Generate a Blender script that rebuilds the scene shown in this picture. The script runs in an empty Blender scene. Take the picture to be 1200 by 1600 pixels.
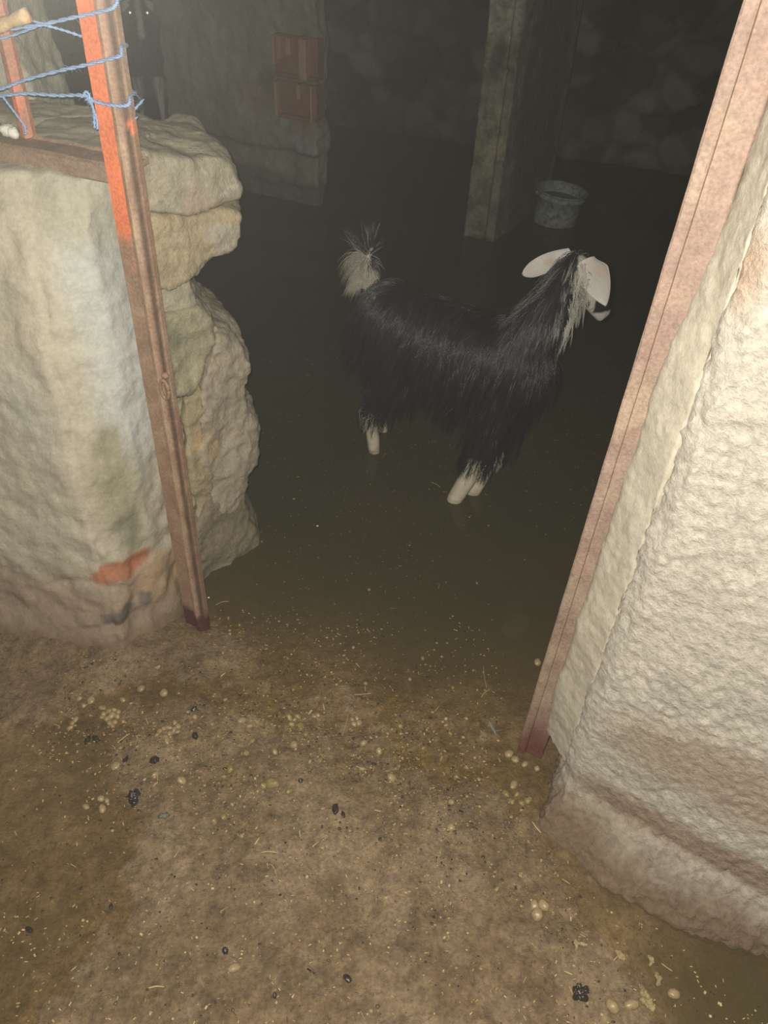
import bpy, bmesh, math, random
import numpy as np
from mathutils import Vector, Matrix, noise
from mathutils.bvhtree import BVHTree

# ------------------------------------------------------------------ camera, world, light
SC = bpy.context.scene
COL = SC.collection
CAM_H = 1.5
HAZE = 0.00034
F = 1200.0
_down = Vector((-83.0, 1420.0, F)).normalized()
_up = -_down
_Y = (Vector((0, 0, 1)) - _up * _up.z).normalized()
_X = _Y.cross(_up)
RX, RY, RZ = _X, _Y, _up                      # world axes written in camera axes (x right, y down, z forward)
CAMP = Vector((0, 0, CAM_H))

def ray(px, py):
    v = Vector((px - 600.0, py - 800.0, F))
    return Vector((RX.dot(v), RY.dot(v), RZ.dot(v)))
def ground(px, py, z=0.0):                    # point of the horizontal plane z
    r = ray(px, py); return CAMP + r * ((z - CAM_H) / r.z)
def at_y(px, py, y):
    r = ray(px, py); return CAMP + r * (y / r.y)
def on_plane(px, py, a, b, off=0.0):          # vertical plane through plan points a, b
    d = Vector((b[0] - a[0], b[1] - a[1])).normalized(); n = Vector((d.y, -d.x))
    r = ray(px, py); t = (n.dot(Vector(a)) + off) / (n.x * r.x + n.y * r.y)
    return CAMP + r * t

cam_d = bpy.data.cameras.new('camera'); cam = bpy.data.objects.new('camera', cam_d); COL.objects.link(cam)
cam_d.sensor_fit = 'VERTICAL'; cam_d.sensor_height = 32.0; cam_d.lens = 24.0; cam_d.clip_start = 0.02
cx = Vector((RX.x, RY.x, RZ.x)); cy = Vector((RX.y, RY.y, RZ.y)); cz = Vector((RX.z, RY.z, RZ.z))
m = Matrix.Identity(4)
for i in range(3):
    m[i][0] = cx[i]; m[i][1] = -cy[i]; m[i][2] = -cz[i]; m[i][3] = CAMP[i]
cam.matrix_world = m
SC.camera = cam

SC.view_settings.view_transform = 'Standard'; SC.view_settings.look = 'None'
SC.view_settings.gamma = 1.0; SC.view_settings.use_curve_mapping = False
SC.view_settings.exposure = 0.0

world = bpy.data.worlds.new('night'); SC.world = world; world.use_nodes = True
world.node_tree.nodes['Background'].inputs[0].default_value = (0.75, 0.85, 0.78, 1)
world.node_tree.nodes['Background'].inputs[1].default_value = 0.02

# the phone's flash, right beside its lens (up and to the left)
fl_d = bpy.data.lights.new('phone_flash', 'POINT'); fl_d.energy = 112.0; fl_d.color = (1.0, 0.955, 0.86)
fl_d.shadow_soft_size = 0.003
fl = bpy.data.objects.new('phone_flash', fl_d); COL.objects.link(fl)
fl.location = CAMP + cx * -0.0152 + cy * -0.0250 + cz * 0.033

# ------------------------------------------------------------------ helpers
R = random.Random(7)
def fbm(p, s, o=4): return noise.fractal(Vector(p) * s, 1.0, 2.0, o)

def link(name, me, mat=None, parent=None):
    o = bpy.data.objects.new(name, me); COL.objects.link(o)
    if mat: me.materials.append(mat)
    if parent: o.parent = parent
    return o
def bm_obj(name, bm, mat=None, parent=None, smooth=True):
    me = bpy.data.meshes.new(name); bm.normal_update(); bm.to_mesh(me); bm.free()
    if smooth: me.polygons.foreach_set('use_smooth', [True] * len(me.polygons))
    return link(name, me, mat, parent)
def tag(o, label=None, cat=None, group=None, kind=None):
    if label: o['label'] = label
    if cat: o['category'] = cat
    if group: o['group'] = group
    if kind: o['kind'] = kind
    return o
def empty(name, loc):
    o = bpy.data.objects.new(name, None); o.location = loc; o.empty_display_size = 0.05; COL.objects.link(o); return o
def adopt(parent, *kids):                      # parent built at world coordinates, keeps the child where it stands
    for k in kids:
        k.parent = parent; k.matrix_parent_inverse = Matrix.Translation(-Vector(parent.location))

def remesh(o, voxel, smooth=2, fac=0.5):
    md = o.modifiers.new('r', 'REMESH'); md.mode = 'VOXEL'; md.voxel_size = voxel; md.use_smooth_shade = True
    if smooth:
        ms = o.modifiers.new('s', 'SMOOTH'); ms.factor = fac; ms.iterations = smooth
    bpy.context.view_layer.update()
    dg = bpy.context.evaluated_depsgraph_get()
    me = bpy.data.meshes.new_from_object(o.evaluated_get(dg))
    old = o.data; o.modifiers.clear(); o.data = me; bpy.data.meshes.remove(old)
    me.polygons.foreach_set('use_smooth', [True] * len(me.polygons))
    return o
def co_of(me):
    a = np.empty(len(me.vertices) * 3, 'f'); me.vertices.foreach_get('co', a); return a.reshape(-1, 3)
def displace(o, fn):
    me = o.data; co = co_of(me)
    nr = np.empty(len(me.vertices) * 3, 'f'); me.vertices.foreach_get('normal', nr); nr = nr.reshape(-1, 3)
    d = np.array([fn(Vector(c), Vector(n)) for c, n in zip(co, nr)], 'f')
    me.vertices.foreach_set('co', (co + nr * d[:, None]).ravel()); me.update()
def paint(o, base, blobs=(), warp=0.02, wscale=14.0, grad=None, first=False):
    """albedo stains: soft-edged patches of plaster, clay, dirt with noise-warped outlines"""
    me = o.data; co = co_of(me); w = np.array([noise.noise_vector(Vector(c) * wscale) for c in co], 'f') * warp
    w += np.array([noise.noise_vector(Vector(c) * wscale * 3.1) for c in co], 'f') * warp * 0.4
    p = co + w
    c = np.tile(np.array(base, 'f'), (len(co), 1))
    if grad is not None and first: c = grad(p, c)
    for ctr, rad, colr, st, soft in blobs:
        q = (p - np.array(ctr, 'f')) / np.array(rad if hasattr(rad, '__len__') else (rad,) * 3, 'f')
        d = np.sqrt((q ** 2).sum(1))
        a = np.clip((1 - d) / max(soft, 1e-3), 0, 1); a = a * a * (3 - 2 * a) * st
        c = c * (1 - a[:, None]) + np.array(colr, 'f') * a[:, None]
    if grad is not None and not first: c = grad(p, c)
    setcol(me, c)
def setcol(me, c):
    at = me.color_attributes.get('Col') or me.color_attributes.new('Col', 'FLOAT_COLOR', 'POINT')
    at.data.foreach_set('color', np.concatenate([c, np.ones((len(c), 1), 'f')], 1).astype('f').ravel())

def tube(bm, pts, rads, n=8, cap=True, twist=0.0):
    pts = [Vector(p) for p in pts]
    if not hasattr(rads, '__len__'): rads = [rads] * len(pts)
    rings = []; up = Vector((0.13, 0.21, 0.97))
    for i, p in enumerate(pts):
        t = (pts[min(i + 1, len(pts) - 1)] - pts[max(i - 1, 0)]).normalized()
        a = t.cross(up)
        if a.length < 1e-3: a = t.cross(Vector((1, 0, 0)))
        a.normalize(); b = t.cross(a); up = a.cross(t) * 1.0
        up = b if b.dot(up) > 0 else -b
        rings.append([bm.verts.new(p + (a * math.cos(2 * math.pi * k / n + twist * i) + b * math.sin(2 * math.pi * k / n + twist * i)) * rads[i]) for k in range(n)])
    for r0, r1 in zip(rings, rings[1:]):
        for k in range(n):
            bm.faces.new((r0[k], r0[(k + 1) % n], r1[(k + 1) % n], r1[k]))
    if cap:
        bm.faces.new(rings[0][::-1]); bm.faces.new(rings[-1])
    return rings
def spline(pts, n=6):
    pts = [Vector(p) for p in pts]; out = []
    q = [pts[0] * 2 - pts[1]] + pts + [pts[-1] * 2 - pts[-2]]
    for i in range(1, len(q) - 2):
        p0, p1, p2, p3 = q[i - 1:i + 3]
        for k in range(n):
            t = k / n
            out.append(0.5 * ((2 * p1) + (p2 - p0) * t + (2 * p0 - 5 * p1 + 4 * p2 - p3) * t * t + (3 * p1 - p0 - 3 * p2 + p3) * t ** 3))
    out.append(pts[-1]); return out
def loft(bm, rows, caps=True):
    """rows: closed plan outlines (lists of points) from bottom to top"""
    rr = [[bm.verts.new(p) for p in r] for r in rows]; n = len(rr[0])
    for a, b in zip(rr, rr[1:]):
        for k in range(n): bm.faces.new((a[k], a[(k + 1) % n], b[(k + 1) % n], b[k]))
    if caps: bm.faces.new(rr[0][::-1]); bm.faces.new(rr[-1])
def capsule(bm, a, ra, b, rb, n=16, m=5):
    a, b = Vector(a), Vector(b); t = (b - a); L = t.length; t.normalize()
    pts, rad = [], []
    for i in range(m): th = math.pi / 2 * (1 - i / m); pts.append(a - t * ra * math.sin(th)); rad.append(max(ra * math.cos(th), 1e-4))
    pts.append(a); rad.append(ra)
    for k in range(1, 4): pts.append(a.lerp(b, k / 4)); rad.append(ra + (rb - ra) * k / 4)
    pts.append(b); rad.append(rb)
    for i in range(1, m + 1): th = math.pi / 2 * i / m; pts.append(b + t * rb * math.sin(th)); rad.append(max(rb * math.cos(th), 1e-4))
    tube(bm, pts, rad, n)
def ball(bm, c, r, axes=None, u=16, v=10):
    mt = Matrix.Translation(Vector(c)) @ (axes.to_4x4() if axes else Matrix.Identity(4)) @ Matrix.Diagonal((*(r if hasattr(r, '__len__') else (r, r, r)), 1))
    bmesh.ops.create_uvsphere(bm, u_segments=u, v_segments=v, radius=1, matrix=mt)

# ------------------------------------------------------------------ materials
def N(nt, t, **kw):
    n = nt.nodes.new(t)
    for k, v in kw.items(): setattr(n, k, v)
    return n
def surf(name, base=None, rough=0.8, var=0.3, vscale=9.0, fine=0.25, fscale=90.0, bump=0.4, bscale=60.0, bdist=0.004, spec=0.3, metal=0.0, tint=None, tscale=5.0, tfac=0.5, rvar=0.15):
    """mineral / rusty surface: painted or plain colour, broken by two noises, with relief"""
    mt = bpy.data.materials.new(name); mt.use_nodes = True; nt = mt.node_tree; L = nt.links
    bs = nt.nodes['Principled BSDF']; tc = N(nt, 'ShaderNodeTexCoord')
    if base is None: src = N(nt, 'ShaderNodeVertexColor', layer_name='Col').outputs[0]
    else:
        rgb = N(nt, 'ShaderNodeRGB'); rgb.outputs[0].default_value = (*base, 1); src = rgb.outputs[0]
    def nz(scale, detail=6.0, rg=0.6):
        n = N(nt, 'ShaderNodeTexNoise'); n.inputs['Scale'].default_value = scale; n.inputs['Detail'].default_value = detail; n.inputs['Roughness'].default_value = rg
        L.new(tc.outputs['Object'], n.inputs['Vector']); return n
    if tint:
        n = nz(tscale, 8.0, 0.65); cr = N(nt, 'ShaderNodeMapRange'); cr.inputs[1].default_value = 0.45; cr.inputs[2].default_value = 0.62; cr.inputs[4].default_value = tfac
        L.new(n.outputs[0], cr.inputs[0]); mx = N(nt, 'ShaderNodeMixRGB'); L.new(cr.outputs[0], mx.inputs[0]); L.new(src, mx.inputs[1]); mx.inputs[2].default_value = (*tint, 1); src = mx.outputs[0]
    for sc, am in ((vscale, var), (fscale, fine)):
        n = nz(sc); mr = N(nt, 'ShaderNodeMapRange'); mr.inputs[1].default_value = 0.25; mr.inputs[2].default_value = 0.75
        mr.inputs[3].default_value = 1 - am; mr.inputs[4].default_value = 1 + am
        L.new(n.outputs[0], mr.inputs[0]); vm = N(nt, 'ShaderNodeVectorMath', operation='SCALE'); L.new(src, vm.inputs[0]); L.new(mr.outputs[0], vm.inputs['Scale']); src = vm.outputs[0]
    L.new(src, bs.inputs['Base Color'])
    n = nz(bscale * 0.4); mr = N(nt, 'ShaderNodeMapRange'); mr.inputs[3].default_value = max(rough - rvar, 0.02); mr.inputs[4].default_value = min(rough + rvar, 1)
    L.new(n.outputs[0], mr.inputs[0]); L.new(mr.outputs[0], bs.inputs['Roughness'])
    bs.inputs['Specular IOR Level'].default_value = spec; bs.inputs['Metallic'].default_value = metal
    n = nz(bscale, 8.0, 0.7); bp = N(nt, 'ShaderNodeBump'); bp.inputs['Strength'].default_value = bump; bp.inputs['Distance'].default_value = bdist
    L.new(n.outputs[0], bp.inputs['Height']); L.new(bp.outputs[0], bs.inputs['Normal'])
    return mt

M_plaster = surf('old_plaster', None, 0.85, var=0.10, vscale=8, fine=0.16, fscale=120, bump=0.55, bscale=110, bdist=0.004)
M_right = surf('coarse_plaster', None, 0.8, var=0.10, vscale=14, fine=0.26, fscale=95, bump=1.0, bscale=95, bdist=0.008)
M_stone = surf('rubble_stone', None, 0.8, var=0.18, vscale=14, fine=0.2, fscale=110, bump=0.8, bscale=60, bdist=0.008)
M_far = surf('far_masonry', None, 0.9, var=0.3, vscale=5, fine=0.2, fscale=50, bump=0.8, bscale=30, bdist=0.01)
M_conc = surf('stained_concrete', None, 0.9, var=0.25, vscale=9, fine=0.25, fscale=60, bump=0.8, bscale=40, bdist=0.008, tint=(0.085, 0.075, 0.05), tscale=13, tfac=0.75)
M_fin = surf('terracotta_lit_fin', (0.46, 0.26, 0.17), 0.85, var=0.25, vscale=12, fine=0.2, fscale=80, bump=0.4, bscale=60, bdist=0.004)  # same clay as M_brick, lightened so the fins stand out as lit
M_mud = surf('wet_mud', None, 0.30, var=0.14, vscale=9, fine=0.42, fscale=120, bump=1.0, bscale=150, bdist=0.006, spec=0.6, rvar=0.2)
M_rust = surf('rusted_iron', None, 0.6, var=0.22, vscale=26, fine=0.30, fscale=200, bump=0.8, bscale=170, bdist=0.002, spec=0.4)
M_twine = surf('blue_twine', (0.25, 0.37, 0.56), 0.7, var=0.2, vscale=60, fine=0.3, fscale=500, bump=0.8, bscale=700, bdist=0.001)
M_stick = surf('peeled_wood', (0.50, 0.36, 0.20), 0.7, var=0.3, vscale=30, fine=0.3, fscale=180, bump=0.5, bscale=90, bdist=0.002)
M_brick = surf('terracotta_shaded', (0.27, 0.125, 0.075), 0.85, var=0.25, vscale=12, fine=0.2, fscale=80, bump=0.4, bscale=60, bdist=0.004)  # block behind the fins: recess shade put into a darker clay colour
M_pail = surf('dirty_white_plastic', None, 0.5, var=0.12, vscale=12, fine=0.15, fscale=60, bump=0.1, bscale=50, bdist=0.002, tint=(0.10, 0.075, 0.06), tscale=34, tfac=0.8)
M_pellet = surf('pale_dung', (0.33, 0.24, 0.125), 0.35, var=0.25, vscale=90, fine=0.2, fscale=400, bump=0.4, bscale=300, bdist=0.001, spec=0.5)
M_pellet2 = surf('ochre_dung', (0.26, 0.20, 0.075), 0.4, var=0.3, vscale=90, fine=0.2, fscale=400, bump=0.5, bscale=300, bdist=0.001, spec=0.5)
M_dark = surf('dark_dung', (0.035, 0.028, 0.024), 0.25, var=0.4, vscale=90, fine=0.2, fscale=400, bump=0.5, bscale=300, bdist=0.001, spec=0.6)
M_straw = surf('straw', (0.50, 0.38, 0.17), 0.5, var=0.35, vscale=40, fine=0.1, fscale=300, bump=0.1)
M_skin = surf('goat_skin', None, 0.6, var=0.08, vscale=30, fine=0.15, fscale=300, bump=0.3, bscale=250, bdist=0.001)

def water_mat():
    mt = bpy.data.materials.new('murky_water'); mt.use_nodes = True; nt = mt.node_tree; L = nt.links
    nt.nodes.clear(); out = N(nt, 'ShaderNodeOutputMaterial'); tc = N(nt, 'ShaderNodeTexCoord')
    at = N(nt, 'ShaderNodeAttribute', attribute_name='silt')
    n = N(nt, 'ShaderNodeTexNoise'); n.inputs['Scale'].default_value = 3.0; n.inputs['Detail'].default_value = 6; L.new(tc.outputs['Object'], n.inputs['Vector'])
    ramp = N(nt, 'ShaderNodeValToRGB'); e = ramp.color_ramp.elements
    e[0].position = 0.30; e[0].color = (0.150, 0.108, 0.048, 1); e[1].position = 0.98; e[1].color = (0.064, 0.055, 0.028, 1)
    ad = N(nt, 'ShaderNodeMath', operation='MULTIPLY_ADD'); L.new(n.outputs[0], ad.inputs[0]); ad.inputs[1].default_value = 0.25; L.new(at.outputs['Fac'], ad.inputs[2])
    a2 = N(nt, 'ShaderNodeMath', operation='SUBTRACT'); L.new(ad.outputs[0], a2.inputs[0]); a2.inputs[1].default_value = 0.125
    L.new(a2.outputs[0], ramp.inputs[0])
    dif = N(nt, 'ShaderNodeBsdfDiffuse'); L.new(ramp.outputs[0], dif.inputs[0])
    tr = N(nt, 'ShaderNodeBsdfTransparent'); tr.inputs[0].default_value = (0.96, 0.93, 0.84, 1)
    mx = N(nt, 'ShaderNodeMixShader'); L.new(at.outputs['Fac'], mx.inputs[0]); L.new(tr.outputs[0], mx.inputs[1]); L.new(dif.outputs[0], mx.inputs[2])
    gl = N(nt, 'ShaderNodeBsdfGlossy'); gl.inputs['Roughness'].default_value = 0.06
    fr = N(nt, 'ShaderNodeFresnel'); fr.inputs['IOR'].default_value = 1.33
    nb = N(nt, 'ShaderNodeTexNoise'); nb.inputs['Scale'].default_value = 9.0; nb.inputs['Detail'].default_value = 3; L.new(tc.outputs['Object'], nb.inputs['Vector'])
    bp = N(nt, 'ShaderNodeBump'); bp.inputs['Strength'].default_value = 0.12; bp.inputs['Distance'].default_value = 0.01
    L.new(nb.outputs[0], bp.inputs['Height']); L.new(bp.outputs[0], gl.inputs['Normal']); L.new(bp.outputs[0], fr.inputs['Normal'])
    m2 = N(nt, 'ShaderNodeMixShader'); L.new(fr.outputs[0], m2.inputs[0]); L.new(mx.outputs[0], m2.inputs[1]); L.new(gl.outputs[0], m2.inputs[2])
    L.new(m2.outputs[0], out.inputs['Surface'])
    return mt
M_water = water_mat()

def hair_mat():
    mt = bpy.data.materials.new('goat_hair'); mt.use_nodes = True; nt = mt.node_tree; L = nt.links
    bs = nt.nodes['Principled BSDF']; vc = N(nt, 'ShaderNodeVertexColor', layer_name='Col'); L.new(vc.outputs[0], bs.inputs['Base Color'])
    bs.inputs['Roughness'].default_value = 0.36; bs.inputs['Specular IOR Level'].default_value = 0.85
    return mt
M_hair = hair_mat()
def plain(name, c, rough, metal=0.0, spec=0.5):
    mt = bpy.data.materials.new(name); mt.use_nodes = True; b = mt.node_tree.nodes['Principled BSDF']
    b.inputs['Base Color'].default_value = (*c, 1); b.inputs['Roughness'].default_value = rough; b.inputs['Metallic'].default_value = metal; b.inputs['Specular IOR Level'].default_value = spec
    return mt
M_eye = plain('goat_eye', (0.02, 0.014, 0.008), 0.05)
M_shine = plain('eye_shine', (0.72, 0.90, 1.0), 0.30, 1.0)
M_horn = plain('hoof_horn', (0.05, 0.04, 0.03), 0.5)

# ------------------------------------------------------------------ floor and water
def sstep(a, b, x):
    t = min(max((x - a) / (b - a), 0), 1); return t * t * (3 - 2 * t)
def floor_h(x, y):
    """height of the mud over the water level"""
    sh = 1.10 - 0.22 * (x + 0.1) + 0.05 * noise.noise(Vector((x * 3, y * 3, 1)))         # shore across the threshold
    mound = 1 - sstep(sh - 0.30, sh + 0.06, y)
    side = sstep(-0.62, -0.30, x + 0.10 * noise.noise(Vector((x * 4, y * 4, 3)))) * (1 - sstep(0.22, 0.50, x + (y - 0.75) * 0.6))
    left = (1 - sstep(-0.75, -0.5, x)) * sstep(0.9, 1.12, y) * (1 - sstep(1.3, 1.6, y))
    h = -0.0050 + 0.013 * mound * side + 0.016 * left - 0.003 * sstep(0.0, -0.7, x) * sstep(1.0, 0.5, y)
    h -= 0.022 * sstep(0.48, 0.70, x + 0.08 * noise.noise(Vector((x * 6, y * 6, 2)))) * sstep(0.75, 0.5, y)
    h -= 0.10 * sstep(sh + 0.0, sh + 0.8, y) + 0.004 * sstep(0.3, 0.7, x)
    band = sstep(sh - 0.42, sh - 0.22, y) * (1 - sstep(sh - 0.05, sh + 0.12, y)) * sstep(-0.75, -0.55, x) * (1 - sstep(0.25, 0.45, x))
    if y < 1.4 and band > 0: h += band * (0.0075 * max(0, fbm((x, y, 2), 30, 4)) + 0.005 * max(0, 0.35 - noise.voronoi(Vector((x * 55, y * 55, 0)))[0][0]))
    n = fbm((x, y, 0), 7, 5) * 0.0055 + fbm((x, y, 4), 38, 4) * 0.0028 + fbm((x, y, 9), 100, 2) * 0.0016
    # swollen footings round the wall feet
    d = math.hypot((x + 0.66) / 0.42, (y - 1.24) / 0.16); h += 0.03 * max(0, 1 - d) 
    return h + n * (0.35 + 0.65 * sstep(-0.03, 0.0, h))
def axis(lo, a, b, hi, fine, coarse):
    l = list(np.arange(a, b, fine)); x = a; s = fine; pre = []
    while x > lo: s = min(s * 1.25, coarse); x -= s; pre.append(x)
    x = l[-1]; s = fine; post = []
    while x < hi: s = min(s * 1.25, coarse); x += s; post.append(x)
    return pre[::-1] + l + post
def grid(name, xs, ys, zf, mat):
    nx, ny = len(xs), len(ys)
    v = [(x, y, zf(x, y)) for y in ys for x in xs]
    f = [(j * nx + i, j * nx + i + 1, (j + 1) * nx + i + 1, (j + 1) * nx + i) for j in range(ny - 1) for i in range(nx - 1)]
    me = bpy.data.meshes.new(name); me.from_pydata(v, [], f); me.polygons.foreach_set('use_smooth', [True] * len(f))
    return link(name, me, mat)
floor = grid('floor', axis(-4, -0.95, 1.0, 4, 0.0075, 0.2), axis(-0.6, 0.28, 1.55, 8, 0.0075, 0.2), floor_h, M_mud)
tag(floor, kind='structure')
def mudcol(p, c):
    out = c.copy()
    for i in range(len(p)):
        x, y, z = p[i]
        a = sstep(-0.15, 0.35, fbm((x, y, 2), 5, 3)); b = sstep(0.0, 0.5, fbm((x, y, 7), 9, 4))
        cc = Vector((0.225, 0.152, 0.082)).lerp(Vector((0.30, 0.212, 0.125)), a)
        cc = cc.lerp(Vector((0.26, 0.185, 0.055)), 0.55 * b * sstep(0.75, 1.0, y) * sstep(-0.6, -0.3, x))
        f = fbm((x, y, 3), 45, 3); cc = cc * (1 + 0.40 * f)
        cc = cc.lerp(Vector((0.10, 0.065, 0.038)), 0.40 * sstep(0.15, 0.55, fbm((x, y, 12), 17, 5)))
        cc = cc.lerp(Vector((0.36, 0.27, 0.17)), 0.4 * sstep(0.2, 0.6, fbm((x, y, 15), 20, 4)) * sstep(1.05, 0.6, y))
        out[i] = cc
    return out
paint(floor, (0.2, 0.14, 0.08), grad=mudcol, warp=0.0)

water = grid('water', axis(-4, -1.0, 1.2, 4, 0.02, 0.25), axis(-0.6, 0.28, 1.8, 8, 0.02, 0.25), lambda x, y: 0.0, M_water)
tag(water, 'still murky brown water flooding the shed floor around the goat', 'water', kind='stuff')
wc = co_of(water.data); at = water.data.attributes.new('silt', 'FLOAT', 'POINT')
at.data.foreach_set('value', [1 - math.exp(-max(-floor_h(x, y), 0) * 38) for x, y, z in wc])

# ------------------------------------------------------------------ walls
def wall_solid(name, rows, voxel, fn, mat, base, blobs, smooth=2, **kw):
    bm = bmesh.new(); loft(bm, rows); bmesh.ops.recalc_face_normals(bm, faces=bm.faces)
    o = bm_obj(name, bm); remesh(o, voxel, smooth); displace(o, fn); paint(o, base, blobs, **kw)
    o.data.materials.clear(); o.data.materials.append(mat)
    tag(o, kind='structure'); return o
def rows_of(spec):
    return [[Vector((x, y, z)) for x, y in pts] for z, pts in spec]

CREAM = (0.47, 0.42, 0.32); PALE = (0.52, 0.50, 0.43); BLUISH = (0.47, 0.485, 0.445); OLIVE = (0.27, 0.25, 0.15); PINK = (0.34, 0.235, 0.165)
LP = Vector((-0.468, 1.290, 0)); RP = Vector((0.352, 0.976, 0))
A0, C0 = (-0.62, 1.188), (-0.515, 1.318)                # left wall: corner, and where the reveal meets the post
def Lface(px, py): return on_plane(px, py, (-0.94, 1.245), A0)
def Lrev(px, py): return on_plane(px, py, A0, (-0.50, 1.335))
lw = []
for z, cx_, cy_ in ((-0.12, -0.62, 1.175), (0.0, -0.62, 1.188), (0.12, -0.622, 1.195), (0.45, -0.628, 1.212), (0.8, -0.64, 1.245), (1.0, -0.655, 1.29), (1.075, -0.67, 1.345)):
    sk = 0.02 if z <= 0 else 0
    lw.append((z, [(-1.7, 1.42 - sk + (cy_ - 1.188)), (-0.94, 1.245 - sk + (cy_ - 1.188)), (cx_, cy_), (-0.535, 1.300 + (0.03 if z > 1.04 else 0)), (-0.50, 1.37), (-0.50, 1.62), (-0.62, 1.80), (-1.7, 2.0)]))
stain = []
def LS(px, py, r, c, s=0.8, soft=0.5, f=Lrev): stain.append((f(px, py), r, c, s, soft))
LS(190, 440, (0.15, 0.15, 0.36), BLUISH, 0.9, 0.7); LS(215, 620, (0.12, 0.12, 0.25), (0.53, 0.54, 0.50), 0.9, 0.7); LS(190, 330, (0.16, 0.16, 0.09), (0.40, 0.38, 0.29), 0.8)
LS(185, 760, (0.09, 0.09, 0.16), OLIVE, 0.7, 0.9); LS(205, 830, (0.06, 0.06, 0.10), (0.17, 0.16, 0.10), 0.8, 0.9); LS(175, 700, (0.05, 0.05, 0.06), (0.30, 0.27, 0.17), 0.7)
LS(100, 690, (0.045, 0.045, 0.05), (0.25, 0.20, 0.15), 0.8, 0.4); LS(110, 655, (0.04, 0.04, 0.03), (0.50, 0.32, 0.18), 0.7)
LS(235, 790, (0.03, 0.03, 0.12), (0.36, 0.33, 0.24), 0.5)
LS(255, 900, (0.10, 0.10, 0.09), (0.42, 0.29, 0.17), 0.9); LS(193, 893, (0.085, 0.085, 0.036), (0.42, 0.18, 0.10), 1.0, 0.25); LS(215, 870, (0.05, 0.05, 0.018), (0.41, 0.18, 0.10), 0.9, 0.3)
LS(190, 965, (0.05, 0.05, 0.03), (0.10, 0.095, 0.085), 0.95, 0.3); LS(225, 935, (0.022, 0.022, 0.035), (0.13, 0.12, 0.10), 0.9, 0.35)
LS(285, 930, (0.05, 0.05, 0.06), (0.26, 0.19, 0.12), 0.8)
LS(60, 930, (0.5, 0.3, 0.10), PINK, 0.5, 0.8, Lface)
LS(20, 650, (0.12, 0.12, 0.16), (0.44, 0.41, 0.34), 0.7, 0.7, Lface); LS(60, 1000, (0.6, 0.3, 0.09), (0.23, 0.15, 0.095), 0.95, 0.8, Lface); LS(250, 985, (0.16, 0.16, 0.06), (0.25, 0.18, 0.115), 0.85, 0.8)
LS(60, 330, (0.2, 0.2, 0.10), (0.40, 0.36, 0.27), 0.7, 0.7)
def lw_disp(p, n):
    d = fbm(p, 4, 4) * 0.010 + fbm(p, 18, 5) * 0.0055 + fbm(p, 80, 3) * 0.0020
    d -= 0.010 * sstep(0.10, 0.0, abs(noise.noise(p * 5.0 + Vector((3, 1, 2))))) * sstep(0.0, 0.3, noise.noise(p * 3.0))
    for cx0, cz0, am, w in ((-0.625, 0.5, 0.006, 0.006),):
        d -= am * math.exp(-((p.x - cx0 - 0.03 * noise.noise(Vector((0, 0, p.z * 7)))) / w) ** 2) * sstep(1.05, 0.9, p.z)
    # the broken lower part of the reveal
    if p.z < 0.42 and p.x > -0.62: d += 0.016 * (noise.noise(p * 11) + 0.6 * noise.noise(p * 24)) * sstep(0.42, 0.3, p.z)
    if abs(p.z - 0.1) < 0.25: d += 0.02 * sstep(0.10, -0.02, p.z)
    return d
def footcol(p, c):
    z = p[:, 2]; a = np.clip((0.30 - z) / 0.24, 0, 1)[:, None] * 0.85; b = np.clip((0.055 - z) / 0.04, 0, 1)[:, None]
    c = c * (1 - a) + np.array((0.25, 0.175, 0.115), 'f') * a
    c = c * (1 - b) + np.array((0.20, 0.14, 0.085), 'f') * b
    return c
wall_left = wall_solid('wall_left', rows_of(lw), 0.0075, lw_disp, M_plaster, CREAM, stain, grad=footcol, first=True, warp=0.014, wscale=18)

# rubble stones of the broken left jamb, beyond the iron post
PA, PB = (-0.52, 1.40), (-0.36, 1.60)
def rock(name, outline, depth, base, blobs=(), amp=0.010, off=0.0, back=(-0.42, 1.0), mat=None, voxel=0.0075, seed=0, parent=None):
    bm = bmesh.new(); fr = [on_plane(px, py, PA, PB, off) for px, py in outline]
    b = Vector((back[0], back[1], 0.0)) * depth; ctr = sum(fr, Vector()) / len(fr)
    f1 = [bm.verts.new(ctr + (p - ctr) * 0.93) for p in fr]; f2 = [bm.verts.new(p + b * 0.18) for p in fr]; f3 = [bm.verts.new(ctr + (p - ctr) * 0.9 + b) for p in fr]; n = len(fr)
    bm.faces.new(f1); bm.faces.new(f3[::-1])
    for a, c in ((f1, f2), (f2, f3)):
        for k in range(n): bm.faces.new((a[k], c[k], c[(k + 1) % n], a[(k + 1) % n]))
    bmesh.ops.recalc_face_normals(bm, faces=bm.faces)
    o = bm_obj(name, bm); remesh(o, voxel, 2)
    s = Vector((seed * 3.1, seed * 1.7, seed))
    def d(p, nn):
        q = p + s; v = noise.ridged_multi_fractal(Vector((q.x * 9, q.y * 9, q.z * 14)), 0.9, 2.1, 4, 1.0, 2.0)
        return amp * (v - 1.0) * 0.8 + fbm(q, 60, 3) * amp * 0.25 + fbm(q, 7, 2) * amp
    displace(o, d); paint(o, base, blobs); o.data.materials.clear(); o.data.materials.append(mat or M_stone)
    if parent: o.parent = parent
    return o
def Lst(px, py, off=0.0): return on_plane(px, py, PA, PB, off)
S1 = (0.42, 0.37, 0.27); S2 = (0.47, 0.38, 0.24); S3 = (0.33, 0.29, 0.20)
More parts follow.
